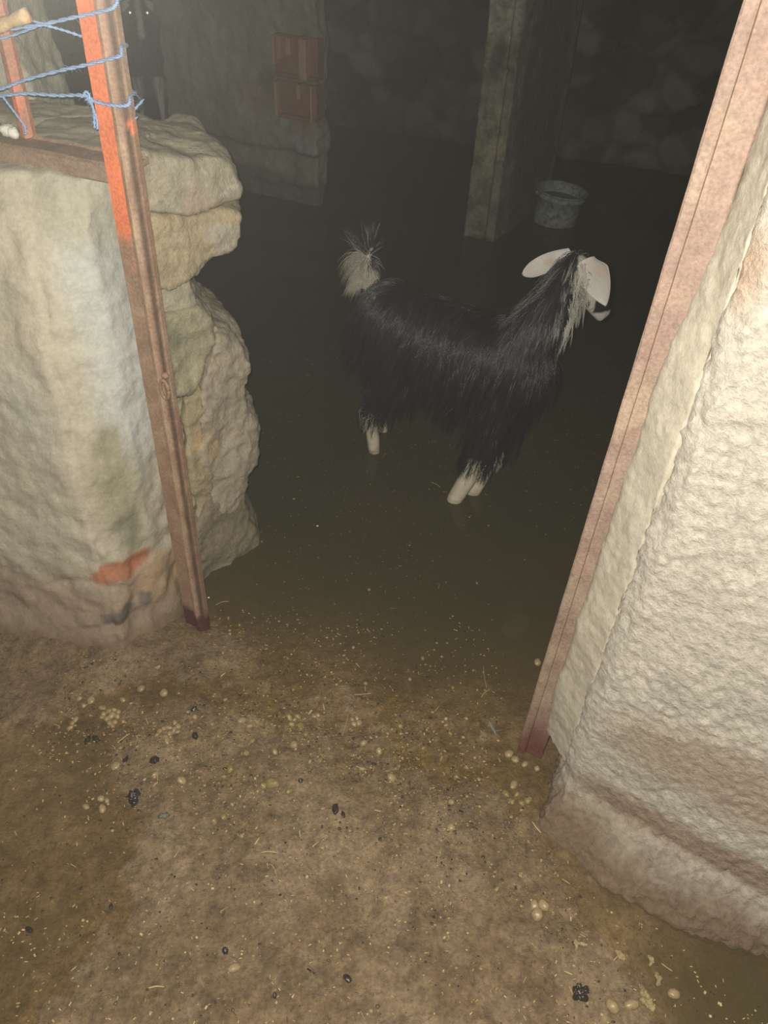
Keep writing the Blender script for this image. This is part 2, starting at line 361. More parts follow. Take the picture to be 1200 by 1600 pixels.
rock('capstone', [(196, 248), (222, 237), (262, 245), (300, 247), (325, 240), (347, 241), (364, 252), (374, 275), (382, 300), (379, 312), (350, 320), (322, 335), (252, 341), (205, 345)], 0.3, S1,
     [(Lst(300, 320), (0.06, 0.06, 0.04), (0.40, 0.31, 0.23), 0.8, 0.6), (Lst(350, 290), (0.05, 0.05, 0.006), (0.62, 0.56, 0.44), 0.8, 0.5)], 0.009, 0.012, seed=1, parent=wall_left)
rock('stone', [(205, 345), (248, 340), (322, 333), (350, 323), (358, 329), (381, 330), (375, 350), (378, 366), (370, 388), (350, 402), (318, 420), (298, 439), (262, 460), (225, 455)], 0.3, S2,
     [(Lst(350, 365), (0.05, 0.05, 0.04), (0.46, 0.42, 0.34), 0.8, 0.6)], 0.010, 0.0, seed=2, parent=wall_left)
rock('stone', [(225, 440), (300, 436), (306, 455), (314, 462), (311, 480), (300, 485), (285, 520), (235, 520)], 0.3, S1, (), 0.009, -0.01, seed=3, parent=wall_left)
rock('stone', [(235, 500), (290, 480), (308, 478), (322, 485), (339, 505), (340, 530), (325, 575), (305, 625), (262, 625), (245, 560)], 0.3, (0.37, 0.33, 0.22),
     [(Lst(275, 530), (0.04, 0.04, 0.05), (0.20, 0.19, 0.13), 0.7, 0.7)], 0.011, 0.002, seed=4, parent=wall_left)
rock('stone', [(338, 512), (365, 524), (384, 545), (392, 570), (390, 640), (401, 645), (405, 690), (403, 730), (388, 748), (388, 790), (384, 805), (345, 812), (322, 780), (308, 700), (312, 600), (325, 560)], 0.3, (0.40, 0.34, 0.25),
     [(Lst(330, 700), (0.03, 0.03, 0.05), (0.50, 0.36, 0.20), 0.8, 0.6)], 0.013, 0.004, seed=5, parent=wall_left)
rock('stone', [(285, 620), (320, 600), (330, 690), (335, 790), (330, 830), (310, 840), (296, 760)], 0.3, (0.40, 0.33, 0.20), [(Lst(315, 690), (0.03, 0.03, 0.03), (0.52, 0.35, 0.18), 0.8, 0.6)], 0.010, -0.004, seed=6, parent=wall_left)
rock('stone', [(322, 785), (384, 778), (392, 800), (412, 842), (408, 862), (362, 888), (325, 925), (300, 930), (300, 830)], 0.3, (0.26, 0.215, 0.145), (), 0.010, 0.006, seed=7, parent=wall_left)
# lime mortar filling behind the stones
rock('mortar', [(190, 262), (355, 262), (350, 380), (285, 440), (290, 480), (322, 520), (370, 560), (380, 760), (370, 850), (300, 900), (250, 640)], 0.28, (0.40, 0.36, 0.25), (), 0.010, -0.035, seed=8, voxel=0.01, parent=wall_left)

# right wall: vertical corner, face swinging back towards the viewer, rough skirt at its foot
def Rface(px, py): return on_plane(px, py, (0.397, 0.88), (0.78, 0.60))
def Rrev(px, py): return on_plane(px, py, (0.397, 0.88), (0.43, 1.02))
rw = []
for z, k in ((-0.12, 1.0), (0.0, 1.0), (0.03, 0.75), (0.06, 0.25), (0.10, 0.0), (0.5, 0.0), (0.9, 0.0), (1.6, 0.0), (2.3, 0.0)):
    def mixp(a, b): return (a[0] + (b[0] - a[0]) * k, a[1] + (b[1] - a[1]) * k)
    b_ = 0.012 * z
    rw.append((z, [(0.70, 1.62), (0.435, 1.04), mixp((0.400, 0.885), (0.372, 0.86)), mixp((0.415, 0.855), (0.343, 0.805)), mixp((0.53 + b_, 0.775), (0.482, 0.675)), mixp((0.66 + b_, 0.69), (0.615, 0.612)),
                   mixp((0.80 + b_, 0.615), (0.76, 0.57)), mixp((1.1, 0.44), (1.08, 0.40)), mixp((1.9, -0.1), (1.85, -0.2)), (2.3, 0.6)]))
st2 = []
def RS(px, py, r, c, s=0.8, soft=0.6, f=Rface): st2.append((f(px, py), r, c, s, soft))
for px, py, r, c, s in ((920, 1270, 0.16, (0.36, 0.29, 0.20), 0.7), (1100, 1330, (0.35, 0.35, 0.06), (0.34, 0.235, 0.155), 0.8), (1000, 1180, 0.12, (0.46, 0.40, 0.30), 0.6), (1180, 1250, (0.3, 0.3, 0.12), (0.42, 0.31, 0.22), 0.7)):
    RS(px, py, r, c, s)
RS(975, 800, (0.025, 0.025, 0.14), (0.52, 0.52, 0.47), 0.8, 0.6); RS(1160, 420, (0.06, 0.06, 0.08), (0.60, 0.38, 0.24), 0.6, 0.8)
RS(1175, 300, (0.06, 0.06, 0.05), (0.55, 0.40, 0.24), 0.6, 0.7, Rrev)
for px, py in ((1130, 300), (1085, 430), (1040, 560), (1010, 640), (975, 760)):
    RS(px + 10, py, (0.014, 0.014, 0.09), (0.34, 0.38, 0.40), 0.8, 0.7, Rrev)
for px, py in ((920, 960), (900, 1020)): RS(px, py, (0.02, 0.02, 0.06), (0.42, 0.33, 0.20), 0.8, 0.7, Rrev)
RS(1180, 30, (0.03, 0.03, 0.03), (0.42, 0.33, 0.17), 0.9, 0.4, Rrev)
def skirtcol(p, c):
    z = p[:, 2]; a = np.clip((0.085 - z) / 0.05, 0, 1)[:, None]
    return c * (1 - a) + np.array((0.235, 0.165, 0.105), 'f') * a
def rw_disp(p, n):
    pebble = noise.voronoi(p * 58)[0][0]; face = 1 if (p.x - 0.397) * 0.59 + (p.y - 0.88) * 0.81 < 0.06 else 0.3
    d = fbm(p, 4, 3) * 0.006 + (fbm(p, 26, 4) * 0.003 + (0.3 - pebble) * 0.0075 * sstep(-0.6, 0.3, fbm(p, 6, 2)) + fbm(p, 75, 3) * 0.0025) * face
    if p.z < 0.1: d += (0.3 - pebble) * 0.008 + fbm(p, 14, 3) * 0.006
    return d
wall_right = wall_solid('wall_right', rows_of(rw), 0.006, rw_disp, M_right, (0.62, 0.565, 0.47), st2, smooth=3, grad=skirtcol, warp=0.012)

# ------------------------------------------------------------------ the dark shed behind
def masonry(name, a, b, z0, z1, cell, amp, base, blobs=(), res=0.03, thick=0.25, mat=None):
    a, b = Vector((*a, 0)), Vector((*b, 0)); L = (b - a).length; t = (b - a).normalized(); nrm = Vector((t.y, -t.x, 0))
    nx, nz = int(L / res) + 1, int((z1 - z0) / res) + 1; bm = bmesh.new(); g = []; cols = []
    for j in range(nz + 1):
        row = []
        for i in range(nx + 1):
            s, z = L * i / nx, z0 + (z1 - z0) * j / nz; q = Vector((s / cell[0], z / cell[1], 0.37 + (a.x + a.y)))
            q += noise.noise_vector(q * 0.9) * 0.35
            d, _ = noise.voronoi(q); e = sstep(0.0, 0.22, d[1] - d[0]); cid = noise.cell(_[0] * 7.7)
            h = amp * (e - 1) + amp * 0.7 * (cid - 0.5) * e + fbm((s, z, 5), 9, 4) * amp * 0.4
            row.append(bm.verts.new(a + t * s + Vector((0, 0, z)) + nrm * h)); cols.append((e, cid, s, z))
        g.append(row)
    for j in range(nz):
        for i in range(nx): bm.faces.new((g[j][i], g[j][i + 1], g[j + 1][i + 1], g[j + 1][i]))
    # thickness: a back sheet and rim
    edge = [g[0][i] for i in range(nx + 1)] + [g[j][nx] for j in range(1, nz + 1)] + [g[nz][i] for i in range(nx - 1, -1, -1)] + [g[j][0] for j in range(nz - 1, 0, -1)]
    bk = [bm.verts.new(v.co - nrm * thick) for v in edge]
    for k in range(len(edge)): bm.faces.new((edge[k], bk[k], bk[(k + 1) % len(bk)], edge[(k + 1) % len(edge)]))
    bm.faces.new(bk)
    bmesh.ops.recalc_face_normals(bm, faces=bm.faces)
    o = bm_obj(name, bm, mat or M_far)
    def gr(p, c):
        c = c.copy()
        for i, (e, cid, s, z) in enumerate(cols):
            k = (0.55 + 0.45 * e) * (0.75 + 0.5 * cid); c[i] *= k
        return c
    paint(o, base, blobs, grad=gr, warp=0.03, wscale=6)
    tag(o, kind='structure'); return o
def bw_y(x): return 6.03 - 0.31 * (x + 0.067)
BWA, BWB = (-4.0, bw_y(-4.0)), (4.0, bw_y(4.0))
def Bw(px, py): return on_plane(px, py, BWA, BWB)
RED = (0.16, 0.055, 0.035)
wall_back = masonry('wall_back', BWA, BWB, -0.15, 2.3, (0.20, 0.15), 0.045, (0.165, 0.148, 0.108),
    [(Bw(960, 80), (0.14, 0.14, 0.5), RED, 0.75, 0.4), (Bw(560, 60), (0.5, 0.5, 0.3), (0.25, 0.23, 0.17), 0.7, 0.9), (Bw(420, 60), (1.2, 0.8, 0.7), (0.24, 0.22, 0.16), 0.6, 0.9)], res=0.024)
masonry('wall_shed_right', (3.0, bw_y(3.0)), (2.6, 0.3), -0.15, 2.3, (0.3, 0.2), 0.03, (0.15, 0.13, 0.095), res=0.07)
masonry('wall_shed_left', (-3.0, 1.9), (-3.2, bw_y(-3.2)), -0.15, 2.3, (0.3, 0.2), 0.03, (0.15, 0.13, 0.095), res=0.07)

# brick and plaster pier in the middle of the shed
PR = Vector((-0.435, 4.345)); pd = Vector((0.91, -0.415)).normalized(); pn = Vector((-pd.y, pd.x))   # pn points into the dark
def PP(s, t, z): q = PR - pd * s + pn * t; return Vector((q.x, q.y, z))
def Pw(px, py): a = PP(0, 0, 0); b = PP(1, 0, 0); return on_plane(px, py, (a.x, a.y), (b.x, b.y))
rows = []
for z, e, f in ((-0.15, 0.03, 0.05), (0.0, 0.035, 0.05), (0.10, 0.035, 0.04), (0.105, 0.01, 0.02), (0.27, 0.0, 0.03), (0.29, -0.012, -0.015), (0.40, -0.012, -0.01), (0.43, 0.0, 0.0), (0.83, -0.02, 0.0), (0.84, 0.0, 0.0), (2.3, 0.0, 0.0)):
    e += 0.045; rows.append([PP(e, f, z), PP(0.5, f, z), PP(1.02, f, z), PP(1.03, 0.13, z), PP(0.5, 0.13, z), PP(e, 0.13, z)])
bm = bmesh.new(); loft(bm, rows); bmesh.ops.recalc_face_normals(bm, faces=bm.faces)
pier = bm_obj('wall_pier', bm); remesh(pier, 0.014, 1)
displace(pier, lambda p, n: fbm(p, 5, 5) * 0.022 + fbm(p, 22, 4) * 0.010)
pb = [(Pw(330, 100), (0.5, 0.5, 0.4), (0.34, 0.32, 0.25), 0.7, 0.8), (Pw(470, 130), (0.14, 0.14, 0.27), (0.26, 0.14, 0.09), 0.7, 0.3), (Pw(400, 150), (0.2, 0.2, 0.14), (0.27, 0.19, 0.13), 0.6, 0.8), (Pw(475, 222), (0.12, 0.12, 0.045), (0.36, 0.37, 0.33), 0.9, 0.4),
      (Pw(410, 120), (0.06, 0.06, 0.08), (0.13, 0.12, 0.08), 0.7, 0.5), (Pw(420, 60), (0.14, 0.14, 0.10), (0.30, 0.30, 0.25), 0.6, 0.6), (Pw(400, 290), (0.6, 0.6, 0.13), (0.13, 0.12, 0.085), 0.85, 0.35), (Pw(500, 50), (0.06, 0.06, 0.12), (0.26, 0.14, 0.08), 0.7, 0.5)]
paint(pier, (0.29, 0.27, 0.20), pb, warp=0.04, wscale=6); pier.data.materials.clear(); pier.data.materials.append(M_far); tag(pier, kind='structure')
def hollow_brick(z0, z1, s0, s1, ribs):
    bm = bmesh.new()
    def box(a, b, t0, t1, c, d):
        r = [[PP(a, t0, z), PP(b, t0, z), PP(b, t1, z), PP(a, t1, z)] for z in (c, d)]; loft(bm, r)
    box(s0, s1, -0.016, 0.05, z0, z1); box(s0, s1, -0.042, 0.03, z0, z0 + 0.018)
    bmesh.ops.recalc_face_normals(bm, faces=bm.faces); bmesh.ops.bevel(bm, geom=list(bm.edges), offset=0.004, segments=1, affect='EDGES')
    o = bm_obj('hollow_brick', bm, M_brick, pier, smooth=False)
    for a, w, lo, hi in ribs:
        bm = bmesh.new(); box(s0 + a, s0 + a + w, -0.056, 0.02, z0 + lo, z0 + hi); bmesh.ops.recalc_face_normals(bm, faces=bm.faces); bmesh.ops.bevel(bm, geom=list(bm.edges), offset=0.004, segments=1, affect='EDGES')
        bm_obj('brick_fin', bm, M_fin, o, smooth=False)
    return o
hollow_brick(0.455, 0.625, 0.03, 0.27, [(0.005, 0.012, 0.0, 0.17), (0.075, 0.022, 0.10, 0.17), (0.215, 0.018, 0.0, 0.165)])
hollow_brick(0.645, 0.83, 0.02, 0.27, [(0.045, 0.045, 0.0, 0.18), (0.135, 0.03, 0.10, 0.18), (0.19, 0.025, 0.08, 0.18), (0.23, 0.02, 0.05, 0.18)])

# pale masonry stub to the left, behind the low wall
bm = bmesh.new()
def Pst(px, py): return at_y(px, py, 1.93)
prof = [(-0.12, -0.85), (0.95, -0.85), (1.02, -0.86), (1.10, -0.880), (1.18, -0.892), (1.26, -0.895), (1.6, -0.92), (2.3, -0.93)]
rows = [[Vector((x, 1.9, z)), Vector((-1.7, 2.1, z)), Vector((-1.7, 2.45, z)), Vector((x - 0.03, 2.2, z))] for z, x in [(-0.12, -0.84), (0.90, -0.845), (0.99, -0.84), (1.06, -0.842), (1.12, -0.86), (1.2, -0.866), (1.28, -0.865), (1.6, -0.88), (2.3, -0.89)]]
loft(bm, rows); bmesh.ops.recalc_face_normals(bm, faces=bm.faces)
stub = bm_obj('wall_stub', bm); remesh(stub, 0.012, 1); displace(stub, lambda p, n: fbm(p, 14, 4) * 0.012 + fbm(p, 60, 3) * 0.003)
paint(stub, (0.56, 0.53, 0.42), [(Pst(78, 170), (0.03, 0.05, 0.09), (0.56, 0.38, 0.27), 0.6, 0.6), (Pst(55, 70), (0.03, 0.05, 0.05), (0.55, 0.40, 0.28), 0.6, 0.6)]); stub.data.materials.clear(); stub.data.materials.append(M_stone); tag(stub, kind='structure')

# concrete pillar with form-board marks
pc = [Vector((0.341, 4.104)), Vector((0.490, 4.036)), Vector((0.875, 4.74)), Vector((0.726, 4.81))]
bm = bmesh.new()
rows = [[Vector((q.x, q.y, z)) for q in pc] for z in (-0.15, 0.0, 0.05, 0.6, 0.82, 1.2, 2.3)]
loft(bm, rows); bmesh.ops.recalc_face_normals(bm, faces=bm.faces)
pillar = bm_obj('concrete_pillar', bm); remesh(pillar, 0.009, 2)
fd = (pc[1] - pc[0]).normalized()
def pill_disp(p, n):
    d = fbm(p, 7, 4) * 0.005 + fbm(p, 40, 3) * 0.003
    s = (Vector((p.x, p.y)) - pc[0]).dot(fd)
    if n.y < -0.4 and 0.0 < s < 0.15:
        for c, w, a in ((0.010, 0.007, 0.012), (0.128, 0.008, 0.010), (0.108, 0.007, -0.014)):
            d += a * math.exp(-((s - c) / w) ** 2)
        d -= 0.016 * math.exp(-((p.z - 0.80 + 0.35 * (s - 0.07)) / 0.012) ** 2) + 0.008 * sstep(0.80, 0.78, p.z) * sstep(0.42, 0.6, p.z + 0.1 * noise.noise(p * 20))
        d += 0.006 * math.exp(-((p.z - 0.36 - 0.5 * (s - 0.07)) / 0.02) ** 2)
    return d
displace(pillar, pill_disp)
def Cf(px, py): return on_plane(px, py, pc[0], pc[1])
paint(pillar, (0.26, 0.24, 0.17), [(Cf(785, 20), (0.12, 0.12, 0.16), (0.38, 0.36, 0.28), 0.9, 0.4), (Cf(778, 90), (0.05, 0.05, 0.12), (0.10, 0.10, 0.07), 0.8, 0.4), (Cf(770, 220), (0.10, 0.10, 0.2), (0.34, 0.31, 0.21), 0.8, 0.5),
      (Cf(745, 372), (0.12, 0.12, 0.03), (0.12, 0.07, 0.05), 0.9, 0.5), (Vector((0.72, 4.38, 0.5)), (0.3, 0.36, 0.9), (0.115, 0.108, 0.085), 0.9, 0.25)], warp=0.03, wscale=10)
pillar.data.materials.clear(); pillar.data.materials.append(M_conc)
tag(pillar, 'square concrete pillar with form-board marks standing in the water behind the goat', 'pillar')

# ------------------------------------------------------------------ bucket
def bucket(c, r, h, lean):
    root = empty('bucket', (c.x, c.y, -0.04)); bm = bmesh.new()
    prof = [(0.80 * r, -0.05), (0.86 * r, 0.0), (0.90 * r, h * 0.5), (0.94 * r, h * 0.82), (0.99 * r, h * 0.83), (1.0 * r, h * 0.86), (0.955 * r, h * 0.87), (0.97 * r, h * 0.96), (1.04 * r, h * 0.965), (1.045 * r, h * 0.99), (1.02 * r, h), (0.93 * r, h * 0.99), (0.90 * r, h * 0.8), (0.85 * r, h * 0.1), (0.80 * r, h * 0.06), (0.001, h * 0.05)]
    n = 64; rings = [[bm.verts.new((q * math.cos(2 * math.pi * k / n), q * math.sin(2 * math.pi * k / n), z)) for k in range(n)] for q, z in prof]
    for a, b in zip(rings, rings[1:]):
        for k in range(n): bm.faces.new((a[k], a[(k + 1) % n], b[(k + 1) % n], b[k]))
    bm.faces.new(rings[-1]); bm.faces.new(rings[0][::-1])
    bmesh.ops.recalc_face_normals(bm, faces=bm.faces)
    body = bm_obj('pail_body', bm, M_pail, root)
    paint(body, (0.33, 0.35, 0.34), [((0, -r, 0.02), (r, r, 0.06), (0.16, 0.12, 0.10), 0.6, 0.6)], warp=0.02, wscale=30)
    bm = bmesh.new(); ball(bm, Vector((-1.01 * r, -0.02, h * 0.88)), (0.009, 0.014, 0.012), u=10, v=8); bm_obj('handle_lug', bm, M_pail, root); paint(bpy.data.objects[COL.objects[-1].name], (0.3, 0.32, 0.31))
    bm = bmesh.new(); bmesh.ops.create_circle(bm, cap_ends=True, segments=48, radius=r * 0.89, matrix=Matrix.Translation((0, 0, h * 0.74)))
    bm_obj('bucket_contents', bm, plain('pail_water', (0.06, 0.055, 0.04), 0.2), root)
    root.rotation_euler = lean
    tag(root, 'dirty white plastic bucket standing in the water beside the concrete pillar', 'bucket'); return root
bc = ground(861, 340); bucket(Vector((0.862, 4.415, 0)), 0.137, 0.215, (math.radians(2), math.radians(4), 0))

# ------------------------------------------------------------------ iron door posts, rail, bars
def bar(name, base, height, width_dir, prof, mat, top_shift=(0, 0), z0=0.0, seg=60, colfn=None, parent=None):
    """vertical rolled-iron bar: prof = open list of (across, out) closed into a section"""
    w = Vector((*width_dir, 0)).normalized(); o_ = Vector((w.y, -w.x, 0))
    if o_.y > 0: o_ = -o_
    bm = bmesh.new(); rows = []
    for k in range(seg + 1):
        t = k / seg; c = Vector((base[0] + top_shift[0] * t, base[1] + top_shift[1] * t, z0 + height * t))
        rows.append([c + w * (a + 0.0006 * noise.noise(Vector((a * 50, t * 40, 1)))) + o_ * (b + 0.0012 * noise.noise(Vector((a * 90, t * 60, 7)))) for a, b in prof])
    loft(bm, rows); bmesh.ops.recalc_face_normals(bm, faces=bm.faces)
    o = bm_obj(name, bm, mat, parent)
    me = o.data; co = co_of(me); setcol(me, np.array([colfn(Vector(c), w.dot(Vector(c) - Vector((base[0] + top_shift[0] * (c[2] - z0) / height, base[1], 0)))) for c in co], 'f'))
    me.polygons.foreach_set('use_smooth', [False] * len(me.polygons))
    return o
RUST = Vector((0.29, 0.175, 0.115)); ORANGE = Vector((0.74, 0.20, 0.085)); WETR = Vector((0.10, 0.035, 0.028)); TAN = Vector((0.40, 0.29, 0.19))
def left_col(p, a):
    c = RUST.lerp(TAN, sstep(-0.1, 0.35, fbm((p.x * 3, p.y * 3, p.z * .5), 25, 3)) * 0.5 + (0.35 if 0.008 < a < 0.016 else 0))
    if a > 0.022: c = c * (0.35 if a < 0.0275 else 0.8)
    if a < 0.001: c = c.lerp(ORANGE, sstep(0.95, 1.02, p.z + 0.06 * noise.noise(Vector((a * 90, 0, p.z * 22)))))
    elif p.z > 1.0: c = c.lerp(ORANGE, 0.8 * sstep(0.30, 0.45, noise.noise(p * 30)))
    c = c.lerp(WETR, sstep(0.075, 0.055, p.z + 0.02 * noise.noise(Vector((a * 70, 3, p.z * 8)))))
    return c
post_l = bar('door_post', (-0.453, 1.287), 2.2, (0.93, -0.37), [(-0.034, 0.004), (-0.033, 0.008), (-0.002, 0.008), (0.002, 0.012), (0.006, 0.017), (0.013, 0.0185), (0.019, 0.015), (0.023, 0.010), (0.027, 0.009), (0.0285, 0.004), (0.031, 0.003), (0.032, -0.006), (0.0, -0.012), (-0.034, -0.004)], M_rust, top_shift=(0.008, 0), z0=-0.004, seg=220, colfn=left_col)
tag(post_l, 'rusty left door post with peeling orange paint, tied round with blue twine', 'door post')
# welded hinge eye on the left post
e0 = Vector((-0.464, 1.270, 0.505)); q = on_plane(258, 607, (-0.49, 1.28), (-0.44, 1.26)); bm = bmesh.new()
w3 = Vector((0.93, -0.37, 0)).normalized()
tube(bm, [q + w3 * 0.009 * math.cos(t) + Vector((0, 0, 0.020 * math.sin(t))) + Vector((0, -0.004, 0)) for t in [2 * math.pi * k / 24 for k in range(25)]], 0.0035, 8)
ball(bm, q + Vector((0.004, 0, 0.028)), (0.008, 0.006, 0.007), u=10, v=6)
eye = bm_obj('hinge_eye', bm, M_rust, post_l); paint(eye, RUST); eye['label'] = 'welded iron eye'
def right_col(p, a):
    c = Vector((0.30, 0.205, 0.16)).lerp(Vector((0.34, 0.25, 0.18)), sstep(-0.2, 0.4, fbm((p.x, p.y, p.z), 9, 3)))
    c = c.lerp(Vector((0.30, 0.18, 0.13)), 0.4 * sstep(0.15, 0.5, noise.noise(p * 35)))
    c = c.lerp(Vector((0.17, 0.065, 0.05)), sstep(0.17, 0.03, p.z + 0.05 * noise.noise(Vector((a * 60, 3, p.z * 8)))))
    return c
post_r = bar('door_post', (0.356, 0.982), 2.2, (0.93, -0.37), [(-0.025, -0.03), (-0.026, 0.010), (-0.023, 0.012), (-0.012, 0.012), (-0.009, 0.011), (-0.0075, 0.004), (-0.005, 0.004), (0.028, 0.006), (0.030, 0.004), (0.030, -0.03)], M_rust, top_shift=(0.030, 0.0), z0=-0.004, seg=160, colfn=right_col)
tag(post_r, 'rusty pinkish-brown right door post mortared against the pale plaster wall', 'door post')
# mortar wedge between right post and wall
bm = bmesh.new(); rows = []
for k in range(46):
    z = 0.10 + 2.2 * k / 45; wv = 0.007 * noise.noise(Vector((0, 0, z * 6))); edge = 0.362 + 0.0136 * z + wv + 0.022 * sstep(0.95, 1.2, z) + 0.010 * sstep(0.22, 0.1, z)
    rows.append([Vector((edge, 0.962, z)), Vector((0.402, 0.894, z)), Vector((0.428, 0.90, z)), Vector((0.44, 1.02, z)), Vector((edge + 0.01, 1.02, z))])
loft(bm, rows); bmesh.ops.recalc_face_normals(bm, faces=bm.faces)
mw = bm_obj('mortar_fillet', bm); remesh(mw, 0.006, 2); displace(mw, lambda p, n: fbm(p, 14, 5) * 0.004 + 0.0015 * fbm(p, 70, 3))
paint(mw, (0.50, 0.45, 0.35), [(Rrev(x, y) + Vector((-0.020, -0.005, 0)), (0.028, 0.05, 0.075), c, 0.9, 0.6) for x, y, c in ((1140, 270, (0.40, 0.47, 0.52)), (1090, 400, (0.42, 0.48, 0.52)), (1045, 530, (0.33, 0.39, 0.45)), (1010, 640, (0.31, 0.37, 0.43)), (985, 720, (0.45, 0.46, 0.42)), (940, 850, (0.50, 0.48, 0.40)), (925, 940, (0.42, 0.33, 0.19)))], warp=0.01, wscale=25)
mw.data.materials.clear(); mw.data.materials.append(M_plaster); mw.parent = wall_right

# rail along the low wall's top, and the orange upright
rd = Vector((-0.93, 0.345, 0)).normalized(); ra = Vector((-0.440, 1.325, 1.10)); ro = Vector((-rd.y, rd.x, 0)); ro = ro if ro.y < 0 else -ro
bm = bmesh.new(); rows = []
sec = [(0.030, -0.026), (0.032, 0.000), (0.024, 0.004), (0.020, 0.001), (-0.022, 0.004), (-0.026, 0.008), (-0.030, 0.006), (-0.030, -0.004), (0.018, -0.008), (0.022, -0.030)]
for k in range(60):
    c = ra + rd * (1.2 * k / 59); rows.append([c + ro * (a + 0.002 * noise.noise(Vector((k * 0.6, a * 80, 1)))) + Vector((0, 0, b + 0.0015 * noise.noise(Vector((k * .7, a * 60, 5))))) for a, b in sec])
loft(bm, rows); bmesh.ops.recalc_face_normals(bm, faces=bm.faces)
rail = bm_obj('iron_rail', bm, M_rust, smooth=False); paint(rail, (0.30, 0.21, 0.15), [(ra + ro * 0.03, (0.05, 0.05, 0.04), (0.42, 0.16, 0.09), 0.5, 0.8)])
tag(rail, 'flat rusty angle-iron rail bedded along the top of the low left wall', 'rail')
ub = ground(45, 213, 1.105)
bm = bmesh.new(); loft(bm, [[Vector((ub.x + a, ub.y + b, 1.100 + 1.1 * k / 20)) for a, b in ((-0.012, -0.004), (-0.003, -0.010), (0.010, -0.004), (0.012, 0.006), (-0.008, 0.010))] for k in range(21)])
bmesh.ops.recalc_face_normals(bm, faces=bm.faces)
up_ = bm_obj('iron_upright', bm, M_rust, smooth=False)
paint(up_, (0.42, 0.19, 0.12), [(ub + Vector((-0.005, 0, 0.06)), (0.012, 0.03, 0.06), (0.66, 0.20, 0.11), 0.9, 0.5), (ub + Vector((-0.008, 0, 0.18)), (0.01, 0.02, 0.10), (0.60, 0.24, 0.15), 0.8, 0.5)])
tag(up_, 'thin faded orange iron upright standing on the rail near the left edge', 'upright')
q = ground(10, 203, 1.13); bm = bmesh.new(); ball(bm, q, (0.014, 0.012, 0.010), u=12, v=8); ball(bm, q + Vector((0.012, -0.004, -0.002)), (0.009, 0.008, 0.007), u=10, v=7)
cr = bm_obj('plaster_crumb', bm, M_plaster); displace(cr, lambda p, n: fbm(p, 80, 3) * 0.005); paint(cr, (0.62, 0.60, 0.52)); tag(cr, 'small white crumb of plaster lying on the rusty rail at far left', 'plaster crumb')

# blue twine: two-ply strands
def twine(name, pts, label, r=0.0021, extra=()):
    bm = bmesh.new()
    def ply(path, rr):
        path = spline(path, 14)
        for ph in (0, math.pi):
            out = []
            for i, p in enumerate(path):
                t = (path[min(i + 1, len(path) - 1)] - path[max(i - 1, 0)]).normalized(); a = t.cross(Vector((0, 0.3, 1))).normalized(); b = t.cross(a); th = i * 0.75 + ph
                out.append(p + (a * math.cos(th) + b * math.sin(th)) * rr * 0.62)
            tube(bm, out, rr * 0.78, 6)
        for k in range(len(path) // 2):           # loose fibres
            p = path[R.randrange(len(path))]; d = Vector((R.uniform(-1, 1), R.uniform(-1, 1), R.uniform(-1, 1))) * rr * 4
            tube(bm, [p, p + d * 0.6, p + d + Vector((0, 0, -rr))], [0.0003, 0.00025, 0.0001], 3)
    ply(pts, r)
    for e in extra: ply(e, r * 0.7)
    o = bm_obj(name, bm, M_twine); tag(o, label, 'twine', 'blue twines tied round the left post'); return o
FA, FB = (-0.472, 1.287), (-0.742, 1.387)
def T(px, py, off=0.022): return on_plane(px, py, FA, FB, -off)
sgn = 1
back_l = lambda p: p + Vector((0.012, 0.045, 0.004))
twine('blue_twine', [T(-60, 60, 0.02), T(0, 48, 0.02), T(65, 38, 0.02), T(120, 26), T(165, 16), T(180, 9, 0.021), T(181, -4, 0.004), back_l(T(150, 2, 0.0)) + Vector((-0.03, 0, 0)), back_l(T(118, 20, -0.01))],
      'topmost blue twine on the left post, forking just left of it', extra=[[T(66, 38, 0.02), T(95, 46, 0.014), T(128, 57, -0.004)], [T(68, 37, 0.02), T(50, 32, 0.018), T(34, 30, 0.012)], [T(-40, 70, 0.02), T(20, 55, 0.018), T(66, 38, 0.02)]])
twine('blue_twine', [T(-60, 152, 0.02), T(0, 139, 0.02), T(35, 126, 0.02), T(90, 111, 0.021), T(140, 100), T(185, 88), T(190, 82, 0.021), T(190, 72, 0.004), back_l(T(170, 85, 0.0)), back_l(T(130, 104, -0.008))],
      'middle blue twine stretched from the left post past the orange upright')
twine('blue_twine', [T(-60, 156, 0.02), T(0, 150, 0.02), T(40, 146, 0.02), T(90, 149, 0.02), T(132, 149, 0.021), T(148, 158), T(175, 164), T(200, 164, 0.021), T(204, 152, 0.004), back_l(T(185, 158, 0.0)), back_l(T(146, 160, -0.008))],
      'lowest blue twine on the left post, with a knot and frayed ends hanging down', extra=[[T(133, 148), T(141, 156), T(146, 172), T(148, 200)], [T(136, 150), T(144, 166), T(151, 186), T(152, 202)], [T(5, 152, 0.02), T(20, 172, 0.016), T(38, 197, 0.01), T(40, 210, 0.01)], [T(128, 152), T(134, 143), T(140, 150), T(134, 156)], [back_l(T(200, 170, 0.0)), T(204, 180, -0.015), T(212, 188, -0.012)], [T(203, 184, -0.016), T(214, 184, -0.01)]])
# stick end
a = T(-60, 62, 0.05); b = T(44, 24, 0.05); bm = bmesh.new(); pts = [a.lerp(b, k / 14) for k in range(15)]
tube(bm, pts, [0.0085 + 0.0006 * math.sin(k * 1.7) for k in range(13)] + [0.0092, 0.0096], 12)
stick = bm_obj('wooden_stick', bm, M_stick); displace(stick, lambda p, n: fbm(p, 60, 3) * 0.0025)
tag(stick, 'end of a cut wooden stick poking in at the top left corner', 'stick')

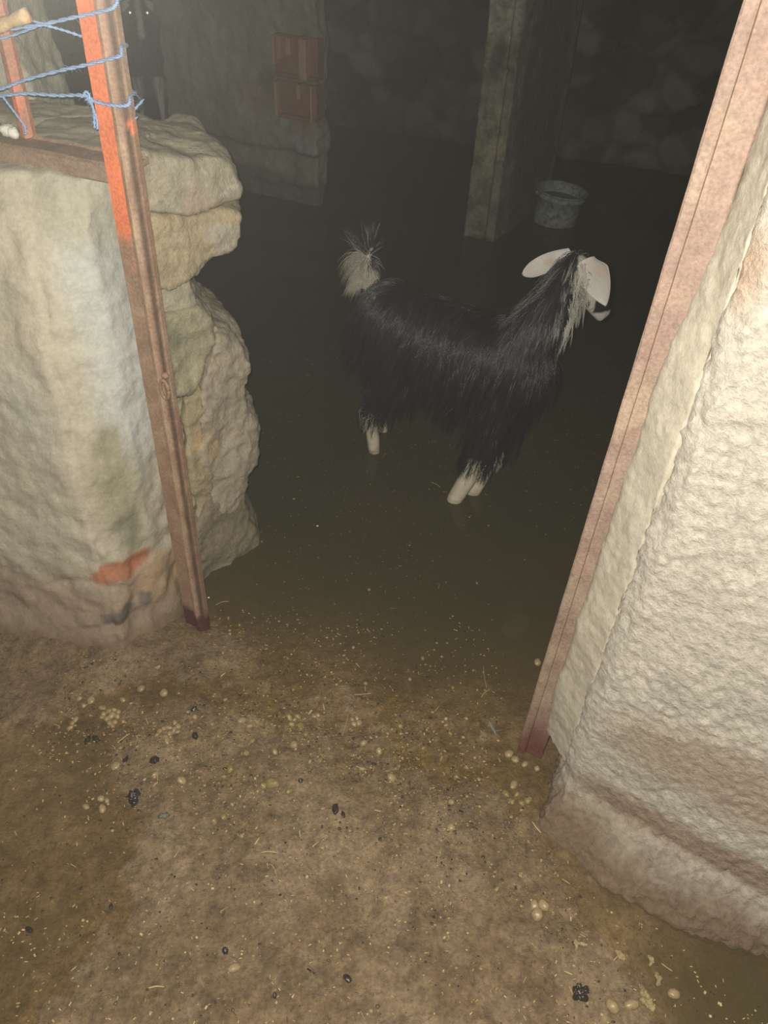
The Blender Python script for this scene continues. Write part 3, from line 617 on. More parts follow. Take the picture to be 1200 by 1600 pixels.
# ------------------------------------------------------------------ goats
def strands(name, specs, mat, parent, n_side=3):
    """specs: list of (points, root radius, colour root, colour tip); one mesh of tapered hairs"""
    V, Fc, C = [], [], []
    for pts, r0, c0, c1 in specs:
        base = len(V); n = len(pts)
        for i, p in enumerate(pts):
            t = (pts[min(i + 1, n - 1)] - pts[max(i - 1, 0)])
            if t.length < 1e-7: t = Vector((0, 0, -1))
            t.normalize(); a = t.cross(Vector((0.3, 0.9, 0.2))).normalized(); b = t.cross(a); k = i / (n - 1)
            r = r0 * (1 - k ** 1.6 * 0.85)
            for j in range(n_side):
                th = 2 * math.pi * j / n_side; q = p + (a * math.cos(th) + b * math.sin(th)) * r; V.append((q.x, q.y, q.z))
                C.append((c0[0] + (c1[0] - c0[0]) * k, c0[1] + (c1[1] - c0[1]) * k, c0[2] + (c1[2] - c0[2]) * k))
        for i in range(n - 1):
            for j in range(n_side):
                a0 = base + i * n_side + j; a1 = base + i * n_side + (j + 1) % n_side
                Fc.append((a0, a1, a1 + n_side, a0 + n_side))
    me = bpy.data.meshes.new(name); me.from_pydata(V, [], Fc); me.polygons.foreach_set('use_smooth', [True] * len(Fc))
    setcol(me, np.array(C, 'f')); o = link(name, me, mat, parent); return o

BLK = (0.010, 0.010, 0.012); GRY = (0.10, 0.10, 0.10); WHT = (0.55, 0.52, 0.45)
def goat(name, J, voxel, colf, hair_n, lenf, dirf, skipf, hcol, seed, step_scale=1.0, hr=0.0007):
    rg = random.Random(seed); bm = bmesh.new()
    for seg in J['caps']: capsule(bm, *seg)
    for c, r, ax in J['balls']: ball(bm, c, r, ax)
    bmesh.ops.recalc_face_normals(bm, faces=bm.faces)
    o = bm_obj(name, bm); remesh(o, voxel, 6, 0.6)
    co = co_of(o.data); setcol(o.data, np.array([colf(Vector(c)) for c in co], 'f')); o.data.materials.clear(); o.data.materials.append(M_skin)
    me = o.data; me.calc_loop_triangles(); tri = [t.vertices[:] for t in me.loop_triangles]
    vs = [v.co.copy() for v in me.vertices]; bvh = BVHTree.FromPolygons(vs, tri)
    wts = [t.area for t in me.loop_triangles]; cum = np.cumsum(wts); tot = cum[-1]
    specs = []; ncl = hair_n // 7
    for i in range(ncl):
        t = tri[int(np.searchsorted(cum, rg.random() * tot))]; u, v = rg.random(), rg.random()
        if u + v > 1: u, v = 1 - u, 1 - v
        p = vs[t[0]] + (vs[t[1]] - vs[t[0]]) * u + (vs[t[2]] - vs[t[0]]) * v
        L = lenf(p, rg)
        if L <= 0: continue
        # lock guide
        def grow(p, L, jit):
            loc, n, _, _ = bvh.find_nearest(p); d0 = dirf(loc, n)
            d = (d0 - n * d0.dot(n) * 0.9 + n * 0.12 + jit).normalized(); pts = [loc - n * 0.002]; q = loc.copy(); ns = 6; st = L / ns
            for k in range(ns):
                q = q + d * st; l2, n2, _, _ = bvh.find_nearest(q); s = (q - l2).dot(n2)
                mn = 0.003 + 0.010 * k / ns
                if s < mn: q = q + n2 * (mn - s)
                pts.append(q.copy()); d = (d + Vector((0, 0, -0.35)) * (0.3 + k / ns) + dirf(q, n2) * 0.2).normalized()
            return pts
        jit = Vector((rg.gauss(0, .20), rg.gauss(0, .20), rg.gauss(0, .12))); g = grow(p, L, jit); c0, c1 = hcol(p, rg)
        curl = rg.gauss(0, 0.5)
        for k in range(7):
            off = Vector((rg.gauss(0, .0065), rg.gauss(0, .0065), rg.gauss(0, .0065)))
            h = []; fall = rg.uniform(0.5, 1.0); ln = rg.uniform(0.85, 1.08)
            for j, q in enumerate(g):
                f = j / (len(g) - 1); h.append(g[0].lerp(q, ln) + off * (1 - f * fall) + Vector((math.sin(f * 5 + curl * 3 + k), math.cos(f * 4 + k), 0)) * 0.0012 * f)
            specs.append((h, hr * rg.uniform(0.7, 1.3), c0, c1))
    return o, specs, bvh

# --- the black goat in front
G = {'caps': [
    ((-0.010, 2.105, 0.470), 0.107, (0.12, 2.045, 0.438), 0.114), ((0.12, 2.045, 0.438), 0.115, (0.25, 1.99, 0.428), 0.122), ((0.25, 1.99, 0.428), 0.122, (0.345, 1.95, 0.44), 0.106),
    ((0.33, 1.955, 0.47), 0.090, (0.395, 1.955, 0.55), 0.074), ((0.395, 1.955, 0.55), 0.074, (0.452, 1.995, 0.655), 0.047), ((0.452, 1.995, 0.655), 0.047, (0.475, 2.015, 0.685), 0.046),
    # head
    ((0.475, 2.015, 0.690), 0.043, (0.515, 2.032, 0.655), 0.039), ((0.515, 2.032, 0.655), 0.038, (0.568, 2.045, 0.590), 0.027), ((0.568, 2.045, 0.590), 0.027, (0.588, 2.050, 0.562), 0.021), ((0.50, 2.02, 0.638), 0.030, (0.576, 2.034, 0.552), 0.016),
    # front legs
    ((0.315, 1.915, 0.37), 0.062, (0.285, 1.88, 0.23), 0.036), ((0.285, 1.88, 0.23), 0.034, (0.262, 1.862, 0.120), 0.029), ((0.262, 1.862, 0.120), 0.0295, (0.216, 1.859, 0.0), 0.0255), ((0.216, 1.859, 0.0), 0.025, (0.208, 1.859, -0.07), 0.022),
    ((0.365, 1.975, 0.37), 0.062, (0.345, 1.945, 0.23), 0.036), ((0.345, 1.945, 0.23), 0.034, (0.316, 1.915, 0.125), 0.029), ((0.316, 1.915, 0.125), 0.029, (0.276, 1.903, 0.0), 0.0245), ((0.276, 1.903, 0.0), 0.024, (0.27, 1.903, -0.07), 0.022),
    # hind legs: thigh, stifle forward, hock back
    ((0.0, 2.06, 0.42), 0.080, (0.035, 2.055, 0.29), 0.052), ((0.035, 2.055, 0.29), 0.045, (-0.062, 2.09, 0.145), 0.026), ((-0.062, 2.09, 0.145), 0.025, (-0.044, 2.090, 0.0), 0.021), ((-0.044, 2.09, 0.0), 0.017, (-0.046, 2.086, -0.08), 0.019),
    ((0.0, 2.16, 0.42), 0.080, (0.04, 2.175, 0.29), 0.052), ((0.04, 2.175, 0.29), 0.045, (-0.045, 2.215, 0.15), 0.026), ((-0.045, 2.215, 0.15), 0.025, (-0.020, 2.217, 0.0), 0.019), ((-0.020, 2.217, 0.0), 0.016, (-0.022, 2.213, -0.08), 0.019),
    # tail
    ((-0.075, 2.150, 0.515), 0.030, (-0.088, 2.160, 0.575), 0.022), ((-0.088, 2.160, 0.575), 0.020, (-0.090, 2.165, 0.625), 0.014), ((-0.090, 2.165, 0.625), 0.013, (-0.080, 2.165, 0.655), 0.009)],
    'balls': [((-0.055, 2.125, 0.43), (0.075, 0.095, 0.10), None), ((0.385, 1.935, 0.43), (0.07, 0.085, 0.085), None)]}
G_BACK = Vector((-0.88, 0.47, 0))
def g_col(p):
    if p.z < 0.165: 
        c = Vector((0.60, 0.54, 0.40)); c = c.lerp(Vector((0.40, 0.24, 0.10)), 0.55 * sstep(0.1, 0.4, noise.noise(p * 45))); return c * (1 if p.z > 0.015 else 0.8)
    head = p.x > 0.47 and p.z > 0.54
    if head:
        side = (p - Vector((0.52, 2.03, 0.63))).dot(Vector((0.2, -0.95, 0)))
        if p.z < 0.572 and p.x > 0.53: return WHT
        if side > 0.008 and p.x < 0.545 : return WHT
        if p.z > 0.715 and noise.noise(p * 60) > 0.1: return (0.35, 0.34, 0.30)
    if p.x < -0.06 and p.z > 0.55: return (0.5, 0.46, 0.38)
    return BLK
def g_len0(p, rg):
    if p.z < 0.085: return 0
    if p.z < 0.125: return 0
    if p.z < 0.18: return rg.uniform(0.03, 0.07)
    if p.x > 0.50 and p.z > 0.50: return 0 if p.x > 0.535 else rg.uniform(0.008, 0.014)
    if p.x > 0.44 and p.z > 0.60:
        return (0 if p.x > 0.56 else rg.uniform(0.008, 0.014)) if p.x > 0.485 else rg.uniform(0.03, 0.055)
    if p.x < -0.07 and p.z > 0.55: return 0
    if p.z > 0.50: return rg.uniform(0.06, 0.10)
    if p.x > 0.15 and 0.2 < p.z < 0.40: return rg.uniform(0.10, 0.175)
    if p.z < 0.3: return rg.uniform(0.07, 0.12)
    return rg.uniform(0.08, 0.145)
def g_len(p, rg):
    L = g_len0(p, rg)
    return L if p.z > 0.34 else max(min(L, (p.z - (0.105 if p.x > 0.12 else 0.09)) * 1.1 + 0.012), 0.0)
def g_dir(p, n):
    if p.x > 0.40 and p.z > 0.53:                                   # neck and head: down and back
        return Vector((-0.30, -0.15, -0.9)) if p.x < 0.48 else Vector((0.5, 0.1, -0.8))
    d = Vector((-0.25, -0.05, -1.0)) if p.x > 0.1 else Vector((-0.35, 0.1, -1.0))
    if n.z > 0.5: d = d + Vector((n.x, n.y, 0)) * 1.2 + Vector((0.05, -0.55, 0)) * (1 if n.y < 0.25 else -0.6) + G_BACK * 0.35
    return d.normalized()
def g_hcol(p, rg):
    if p.z < 0.175: return (BLK, BLK) if rg.random() < (0.55 if p.z > 0.13 else 0.06) else ((0.50, 0.45, 0.33), (0.5, 0.45, 0.34))
    side = (p - Vector((0.47, 2.0, 0.63))).dot(Vector((0.3, -0.95, 0)))
    if p.x > 0.455 and p.z > 0.56:
        if side > 0.012 and rg.random() < 0.85: return (WHT, WHT)
        if p.z > 0.71 and rg.random() < 0.35: return (GRY, WHT)
        return (BLK, BLK)
    if p.x > 0.425 and p.z > 0.54 and side > 0.0: return (GRY, (0.4, 0.39, 0.36)) if rg.random() < 0.45 else (BLK, BLK)
    if p.x > 0.36 and p.z > 0.57 and rg.random() < 0.30: return ((0.04, 0.04, 0.04), (0.22, 0.22, 0.21))
    if p.z > 0.50 and rg.random() < 0.25: return (BLK, (0.07, 0.07, 0.072))
    c = rg.choice((0.5, 0.7, 1.0, 1.4, 2.6)); b = (BLK[0] * c, BLK[1] * c, BLK[2] * c * 1.08)
    return (b, b) if rg.random() > 0.08 else (b, (0.045, 0.042, 0.042))
goat1, sp, _ = goat('goat', G, 0.0075, g_col, 30000, g_len, g_dir, None, g_hcol, 3)
tag(goat1, 'long-haired black goat with white ears, shins and tail standing in muddy water', 'goat')
strands('coat', sp, M_hair, goat1)

# long locks hanging from neck, chest and belly edge; cheek streaks
rg = random.Random(11); sp = []
def lock(p, d, L, c0, c1, n=9, spread=0.006, r=0.0008, grav=0.5, conv=0.9, ns=7):
    g = [Vector(p)]; d = Vector(d).normalized()
    for k in range(ns): g.append(g[-1] + d * (L / ns)); d = (d + Vector((0, 0, -grav)) / ns * 2).normalized()
    for i in range(n):
        off = Vector((rg.gauss(0, spread), rg.gauss(0, spread), rg.gauss(0, spread))); ln = rg.uniform(0.8, 1.0)
        sp.append(([g[0].lerp(q, ln) + off * (1 - conv * j / ns) for j, q in enumerate(g)], r * rg.uniform(.7, 1.2), c0, c1))
for i in range(26):                                                    # cheek and throat streaks, white among black
    t = i / 25; p = Vector((0.470, 1.968, 0.66)).lerp(Vector((0.515, 1.992, 0.63)), rg.random()) + Vector((0, 0, rg.uniform(-0.03, 0.01)))
    w = rg.random() < 0.72; c = WHT if w else BLK
    lock(p, (rg.uniform(-0.05, 0.25), -0.12, -0.9), rg.uniform(0.06, 0.11), c, (0.35, 0.34, 0.31) if w else BLK, n=12, spread=0.004, r=0.0007)
for i in range(10):
    p = Vector((0.445, 1.965, 0.62)) + Vector((rg.uniform(-.02, .03), 0, rg.uniform(-.05, .03)))
    lock(p, (rg.uniform(-0.1, 0.2), -0.25, -0.9), rg.uniform(0.05, 0.09), (0.25, 0.25, 0.24), (0.12, 0.12, 0.12), n=6, spread=0.003, r=0.0006)
strands('throat_hair', sp, M_hair, goat1); sp = []
for cx0, cy0, z0_, rr, k_ in ((0.275, 1.868, 0.155, 0.030, 20), (0.330, 1.925, 0.165, 0.030, 18), (-0.058, 2.09, 0.150, 0.024, 14), (-0.040, 2.215, 0.155, 0.022, 10)):   # wet black locks over the shins
    sp = []
    for i in range(k_):
        a = rg.uniform(0, 2 * math.pi); b = Vector((cx0 + rr * math.cos(a), cy0 + rr * math.sin(a), z0_ + rg.uniform(0, 0.03)))
        lock(b, (-0.15 + 0.3 * math.cos(a), 0.25 * math.sin(a), -1), rg.uniform(0.04, 0.085), BLK, BLK, n=6, spread=0.004, r=0.0009, conv=1.0)
    strands('leg_hair', sp, M_hair, goat1)

# tail plume
sp = []; tc_ = [Vector((-0.088, 2.160, 0.585)), Vector((-0.092, 2.165, 0.625)), Vector((-0.082, 2.165, 0.66))]
for i in range(950):
    f = rg.random(); b = tc_[0].lerp(tc_[1], f * 2) if f < .5 else tc_[1].lerp(tc_[2], f * 2 - 1)
    th = rg.uniform(0, 2 * math.pi); d = Vector((math.cos(th), math.sin(th) * 0.8, 0.25 + 1.5 * (f - 0.35))); d.normalize()
    left = d.x < 0.1
    L = rg.uniform(0.045, 0.080) * (1.4 if left else 0.85)
    if f > 0.75: d = (d + Vector((0, 0, 1.2))).normalized(); L = rg.uniform(0.035, 0.085)
    wht = (left and f < 0.62) or (f < 0.25) or rg.random() < 0.10
    c = (0.55, 0.51, 0.42) if wht else BLK; tip = (0.42, 0.38, 0.29) if wht else ((0.10, 0.09, 0.08) if rg.random() < 0.3 else BLK)
    pts = [b]; dd = d.copy()
    for k in range(6):
        pts.append(pts[-1] + dd * (L / 6)); dd = (dd + Vector((0.02, 0, -0.38 if f < 0.6 else 0.03)) + Vector((rg.gauss(0, .06),) * 3)).normalized()
    sp.append((pts, 0.0007, c, tip))
for i in range(160):                                                    # white rump tuft below the tail
    b = Vector((-0.095, 2.120, 0.575)) + Vector((rg.gauss(0, .008), rg.gauss(0, .008), rg.gauss(0, .006)))
    lock(b, (-0.8, -0.25, 0.15), rg.uniform(0.05, 0.075), (0.52, 0.48, 0.38), (0.38, 0.33, 0.24), n=1, spread=0.002, grav=1.3)
th_ = strands('tail_hair', sp, M_hair, goat1); th_['label'] = 'white and black upturned tail plume'

def ear(name, base, tip, width, cup, facing, parent, label, bend=0.01, pointed=False):
    """leaf-shaped drooping ear with a folded base; facing = direction its hollow opens"""
    base, tip = Vector(base), Vector(tip); ax = (tip - base); L = ax.length; ax.normalize(); f = Vector(facing); f = (f - ax * f.dot(ax)).normalized(); s = ax.cross(f)
    bm = bmesh.new(); nu, nv = 22, 12; front, back = [], []; colr = []
    for i in range(nu + 1):
        t = i / nu; w = width * (0.42 + 0.9 * math.sin(math.pi * min(t * 0.80 + 0.08, 1)) ** 1.1) * (1 if t < 0.75 else math.sqrt(max(0, 1 - ((t - 0.75) / 0.25) ** 2))) * 0.72
        if pointed: w = width * (0.45 + 0.55 * sstep(0, 0.28, t)) * (1 - t ** 2.2) ** 0.9
        w = max(w, 0.0012); c = base + ax * (L * t) + f * (bend * math.sin(math.pi * t)); r0, r1 = [], []
        for j in range(nv + 1):
            u = j / nv * 2 - 1; cu = cup * (1 - 0.55 * t); q = c + s * (w * math.sin(u * 1.25) / math.sin(1.25)) - f * (cu * (1 - u * u)) + f * 0.0
            r0.append(bm.verts.new(q)); r1.append(bm.verts.new(q - f * 0.0035))
        front.append(r0); back.append(r1)
    for i in range(nu):
        for j in range(nv):
            bm.faces.new((front[i][j], front[i][j + 1], front[i + 1][j + 1], front[i + 1][j])); bm.faces.new((back[i][j], back[i + 1][j], back[i + 1][j + 1], back[i][j + 1]))
        bm.faces.new((front[i][0], front[i + 1][0], back[i + 1][0], back[i][0])); bm.faces.new((front[i][nv], back[i][nv], back[i + 1][nv], front[i + 1][nv]))
    for j in range(nv):
        bm.faces.new((front[0][j], back[0][j], back[0][j + 1], front[0][j + 1])); bm.faces.new((front[nu][j], front[nu][j + 1], back[nu][j + 1], back[nu][j]))
    bmesh.ops.recalc_face_normals(bm, faces=bm.faces); bmesh.ops.smooth_vert(bm, verts=bm.verts, factor=0.3)
    o = bm_obj(name, bm, M_skin, parent); mid = base.lerp(tip, 0.4) - f * cup * 0.8
    paint(o, (0.62, 0.58, 0.52), [(mid if not pointed else base.lerp(tip, 0.3) - s * width * 0.45, width * 0.9, (0.50, 0.37, 0.31), 0.65, 0.9)], warp=0.004, wscale=60)
    o['label'] = label; return o
ear('ear', (0.488, 1.970, 0.735), (0.562, 1.950, 0.620), 0.047, 0.012, (-0.45, -0.80, 0.1), goat1, 'near white ear hanging over the cheek', 0.0, pointed=True)
ear('ear', (0.455, 2.035, 0.728), (0.345, 2.075, 0.642), 0.026, 0.008, (-0.1, -0.80, 0.55), goat1, 'far white ear held out to the side, pink inside', 0.004)
for s in (-1, 1):
    bm = bmesh.new(); ball(bm, Vector((0.530, 2.036, 0.650)) + Vector((0.35, -0.94, 0)).normalized() * (-s) * 0.033 + Vector((0.012, 0, 0.012)), 0.009, u=16, v=10); bm_obj('eye', bm, M_eye, goat1)
for fx, fy in ((0.207, 1.859), (0.269, 1.903), (-0.047, 2.086), (-0.023, 2.213)):
    bm = bmesh.new()
    for s in (-1, 1): loft(bm, [[Vector((fx + 0.012 * s + k * math.cos(a) * 0.013 + 0.006 * (1 - (z + 0.11) / 0.04), fy + k * math.sin(a) * 0.018, z)) for a in [2 * math.pi * i / 10 for i in range(10)]] for z, k in ((-0.112, 1.15), (-0.09, 1.05), (-0.07, 0.8))])
    bmesh.ops.recalc_face_normals(bm, faces=bm.faces); bm_obj('hoof', bm, M_horn, goat1)

# --- the second goat, deep in the dark, facing the door
hb = Vector((-1.735, 5.69, 0))
def q2(x, y, z): return Vector((hb.x + x, hb.y + y, z))
fwd = Vector((0.30, -0.95, 0)).normalized(); sd = Vector((fwd.y, -fwd.x, 0)) * -1
def w2(f, s, z): v = hb + fwd * f + sd * s; return Vector((v.x, v.y, z))
G2 = {'caps': [(w2(-0.10, 0, 0.50), 0.115, w2(-0.55, 0, 0.50), 0.115), (w2(-0.10, 0, 0.52), 0.10, w2(0.0, 0, 0.64), 0.065), (w2(0.0, 0, 0.64), 0.062, w2(0.03, 0, 0.74), 0.05),
               (w2(0.03, 0, 0.745), 0.052, w2(0.10, 0, 0.70), 0.043), (w2(0.10, 0, 0.70), 0.042, w2(0.17, 0, 0.61), 0.028), (w2(0.03, 0, 0.70), 0.035, w2(0.15, 0, 0.60), 0.02)]
      + [c for s in (-0.07, 0.07) for c in ((w2(-0.10, s, 0.42), 0.055, w2(-0.09, s, 0.25), 0.034), (w2(-0.09, s, 0.25), 0.031, w2(-0.07, s, 0.14), 0.024), (w2(-0.07, s, 0.14), 0.022, w2(-0.08, s, -0.10), 0.019),
                                       (w2(-0.55, s, 0.45), 0.075, w2(-0.48, s, 0.30), 0.045), (w2(-0.48, s, 0.30), 0.04, w2(-0.60, s, 0.16), 0.024), (w2(-0.60, s, 0.16), 0.022, w2(-0.57, s, -0.10), 0.019))],
      'balls': []}
def g2_col(p):
    d = p - hb; s = d.dot(sd); f = d.dot(fwd)
    if p.z > 0.55 and f > 0.05: return (0.62, 0.62, 0.56) if abs(s) < 0.018 + 0.08 * max(0, 0.66 - p.z) else (0.03, 0.028, 0.025)
    if p.z < 0.34 and f > -0.2: return (0.60, 0.59, 0.53)
    return (0.03, 0.028, 0.025)
def g2_len(p, rg):
    if p.z < 0.28 or (p.z > 0.60): return 0.012 if p.z > 0.6 else 0
    return rg.uniform(0.05, 0.10)
goat2, sp, _ = goat('goat', G2, 0.012, g2_col, 5000, g2_len, lambda p, n: Vector((0, 0, -1)), None, lambda p, rg: ((0.03, 0.028, 0.025),) * 2 if g2_col(p)[0] < 0.2 else ((0.36, 0.35, 0.31),) * 2, 5, hr=0.0012)
tag(goat2, 'dim goat with shining eyes and a white blaze, far back beside the pier', 'goat')
strands('coat', sp, M_hair, goat2)
for s in (-1, 1):
    ear('ear', w2(0.02, 0.045 * s, 0.77), w2(0.00, 0.15 * s, 0.71), 0.026, 0.008, (fwd.x, fwd.y, 0.1), goat2, 'drooping ear')
    e_ = w2(0.108, 0.052 * s, 0.722); dd_ = (CAMP - e_).normalized(); bm = bmesh.new(); ball(bm, e_ + dd_ * 0.012, (0.013, 0.013, 0.003), dd_.to_track_quat('Z', 'Y').to_matrix(), u=20, v=12); bm_obj('eye', bm, M_shine, goat2)['label'] = 'eye shining back at the light'

# ------------------------------------------------------------------ damp hazy air
def haze(density):
    bm = bmesh.new(); bmesh.ops.create_cube(bm, size=1, matrix=Matrix.Translation((0, 3.35, 1.15)) @ Matrix.Diagonal((9.0, 8.2, 2.7, 1)))
    mt = bpy.data.materials.new('damp_air'); mt.use_nodes = True; nt = mt.node_tree; nt.nodes.remove(nt.nodes['Principled BSDF'])
    v = N(nt, 'ShaderNodeVolumeScatter'); v.inputs['Color'].default_value = (0.92, 0.93, 0.86, 1); v.inputs['Density'].default_value = density; v.inputs['Anisotropy'].default_value = -0.3
    nt.links.new(v.outputs[0], nt.nodes['Material Output'].inputs['Volume'])
    o = bm_obj('damp_haze', bm, mt, smooth=False); tag(o, 'thin damp haze hanging in the air of the shed', 'haze', kind='stuff')
haze(HAZE)
# ------------------------------------------------------------------ small things on the mud and water
def pellet_mesh(name, r, sq, seed, mat, lump=0.12):
    bm = bmesh.new(); bmesh.ops.create_icosphere(bm, subdivisions=3, radius=1)
    for v in bm.verts:
        k = 1 + lump * noise.noise(v.co * 1.6 + Vector((seed, 0, 0))) + 0.04 * noise.noise(v.co * 6 + Vector((seed, 5, 0)))
        v.co = Vector((v.co.x * r * k, v.co.y * r * sq * k, v.co.z * r * 0.82 * k))
    me = bpy.data.meshes.new(name); bm.to_mesh(me); bm.free(); me.polygons.foreach_set('use_smooth', [True] * len(me.polygons)); me.materials.append(mat); return me
PM = [pellet_mesh('dung_pellet', 0.0075, 0.85 + 0.1 * (k % 3), k * 3.3, M_pellet) for k in range(4)]
PO = [pellet_mesh('dung_pellet', 0.0075, 0.9, 20 + k, M_pellet2, 0.25) for k in range(3)]
PD = [pellet_mesh('dark_dropping', 0.0075, 0.8, 40 + k, M_dark, 0.4) for k in range(3)]
rp = random.Random(21)
def put(kind, px, py, s, label, group=None, lift=0.2, cat='dung pellet'):
    p = ground(px, py); z = max(floor_h(p.x, p.y), -0.002)
    me = rp.choice({'p': PM, 'o': PO, 'd': PD}[kind]); o = bpy.data.objects.new('dark_dropping' if kind == 'd' else 'dung_pellet', me); COL.objects.link(o)
    o.location = (p.x, p.y, z + 0.0075 * s * lift); o.rotation_euler = (rp.uniform(-.6, .6), rp.uniform(-.6, .6), rp.uniform(0, 6.28)); o.scale = (s * rp.uniform(0.9, 1.35), s * rp.uniform(.85, 1.1), s * rp.uniform(.75, 1.0))
    tag(o, label, cat, group); return o
for x, y, s in ((142, 1094, 1.15), (124, 1092, 1.0), (160, 1106, 1.1), (131, 1103, .8)): put('p', x, y, s, 'pale pellet in the small loose group at the left end of the dung scatter', 'loose pellets at the left end')
for x, y, s in ((113, 1130, .9), (109, 1137, .9), (118, 1124, .8)): put('p', x, y, s, 'pale pellet in the outermost trio left of the big packed clump', 'outermost pellets at left')
for x, y, s in ((163, 1117, 1), (170, 1112, 1), (179, 1110, 1), (185, 1113, .9), (167, 1124, 1), (175, 1120, 1.1), (183, 1120, 1), (172, 1130, 1), (180, 1129, .9), (160, 1121, .9), (176, 1134, .8)): put('p', x, y, s, 'pale pellet in the tightly packed clump left of the dark purple dropping', 'pellets in the packed clump', 0.5)
for x, y, s in ((250, 1146, 1), (257, 1141, 1), (264, 1139, 1), (274, 1132, 1), (279, 1138, 1), (273, 1144, 1), (266, 1149, 1), (259, 1155, 1), (278, 1147, .9), (246, 1152, .8), (262, 1160, 1)): put('p', x, y, s, 'pale pellet in the elongated clump above the dark purple dropping', 'pellets in the elongated clump', 0.45)
for x, y, s in ((158, 1248, .95), (167, 1251, .95), (160, 1264, 1.1)): put('p', x, y, s, 'pale oval pellet of the trio left of the dark bark scrap', 'trio left of the bark scrap')
for x, y, s, l in ((134, 1260, 1.1, 'brownish round pellet left of the trio by the bark scrap'), (256, 1083, 1.2, 'pale round pellet half sunk at the water edge below the left post'), (220, 1076, 1.2, 'flat pale lump at the water edge near the wall corner'),
                   (192, 1093, 1.2, 'grey-pink round pellet above the packed clump'), (181, 1197, 1.2, 'pale egg-shaped pellet left of the dark purple dropping'), (243, 1212, 1.0, 'pale pellet just below the dark purple dropping'),
                   (285, 1222, 1.15, 'single pinkish pellet right of and below the purple dropping'), (305, 1122, .9, 'pale pellet beside a small dark one, right of the elongated clump'), (378, 1127, 1.1, 'pale oval pellet, left one of a pair mid-scatter'), (390, 1135, 1.0, 'pale pellet, right one of a pair mid-scatter'),
                   (459, 1165, 1.4, 'large pale round pellet in the yellowish muck'), (430, 1178, 1.0, 'pale pellet left of the large one in the yellowish muck'), (367, 1516, 1.3, 'single pale pellet low in the picture on bare mud'), (612, 1216, 1.3, 'pale oblong pellet in the middle of the threshold'),
                   (568, 1163, 1.0, 'pale pellet floating below the cluster of four'), (592, 1174, 1.1, 'pale pellet right of and below the cluster of four'), (497, 1118, 1.1, 'pale pellet left of the cluster of four'), (704, 1257, 1.1, 'pale lump on the mud left of the right post foot'),
                   (840, 1035, 1.3, 'yellow round pellet floating against the right post, topmost'), (795, 1178, 1.2, 'yellow pellet just left of the right post foot'), (805, 1186, 1.1, 'yellow pellet touching the right post foot'), (820, 1194, 1.0, 'pale pellet below the right post foot'), (839, 1201, 1.0, 'pale pellet right of the one below the post foot'),
                   (803, 1226, 1.3, 'yellow round pellet, largest below the right post'), (838, 1432, 1.5, 'pale pellet at the bottom of the string of three by the skirt'), (848, 1416, 1.4, 'yellow pellet at the top of the string of three by the skirt'), (834, 1420, 1.3, 'tan pellet at the left of the string of three by the skirt'),
                   (955, 1576, 1.5, 'shiny round pellet near the bottom edge, right of the matted lump'), (1053, 1553, 1.5, 'pale broken lump at the bottom right, farthest right'), (985, 1572, 1.5, 'grey shiny pellet near the bottom edge beside the long leaf scrap'), (704, 1297, .9, 'small pellet lying on wet mud below the threshold puddle')):
    put('p', x, y, s, l)
for x, y, s in ((551, 1124, .9), (558, 1122, .95), (553, 1131, .95), (561, 1129, .9)): put('p', x, y, s, 'pale pellet in the cluster of four near the middle of the waterline', 'cluster of four at the waterline')
for x, y, s in ((790, 1240, 1), (808, 1241, .9), (799, 1252, 1), (815, 1255, 1.1), (825, 1252, 1.2)): put('o', x, y, s, 'yellow-brown lump in the loose group beside the right wall foot', 'lumps beside the right wall foot')
for x, y, s, l in ((242, 1190, 1.5, 'shiny dark purple dropping in the middle of the left scatter'), (137, 1156, 1.1, 'glossy dark pellet beside a brown one, below the packed clump'), (150, 1155, 1.1, 'dark brown pellet beside the glossy one below the packed clump'), (306, 1155, 1.2, 'rounded dark dropping right of the elongated clump'),
                   (303, 1110, .9, 'small dark dropping above right of the elongated clump'), (197, 1188, .8, 'small black dropping left of the purple one'), (173, 1416, .6, 'tiny black dropping on bare mud at lower left'), (353, 1489, .8, 'black dropping on bare mud, left of the lowest pale pellet'), (543, 1532, .9, 'black dropping on the shiny mud near the bottom'),
                   (430, 1560, .6, 'small black speck-like dropping near the bottom edge'), (524, 1268, 1.2, 'black flaky dropping right of centre on the mud'), (536, 1277, .8, 'black flake just below the flaky dropping'), (470, 1225, .7, 'black dropping below the yellowish muck'), (584, 1196, .6, 'tiny black dropping at right of the scatter'), (45, 1452, .9, 'dull brown dropping near the left edge')):
    put('d', x, y, s, l, cat='dropping')
for x, y, s in ((465, 1120, 1.4), (452, 1122, 1.2), (470, 1135, 1.2), (478, 1150, 1.1), (455, 1132, 1.2), (425, 1230, 1.8), (412, 1233, 1.0), (395, 1160, 1.0), (385, 1180, 1.1), (360, 1205, 1.2), (350, 1280, 1.1), (335, 1285, 1.0), (452, 1240, 1.0), (500, 1190, 1.1)): put('o', x, y, s, 'soft ochre lump in the yellowish muck left of centre', 'ochre lumps in the muck', 0.2)
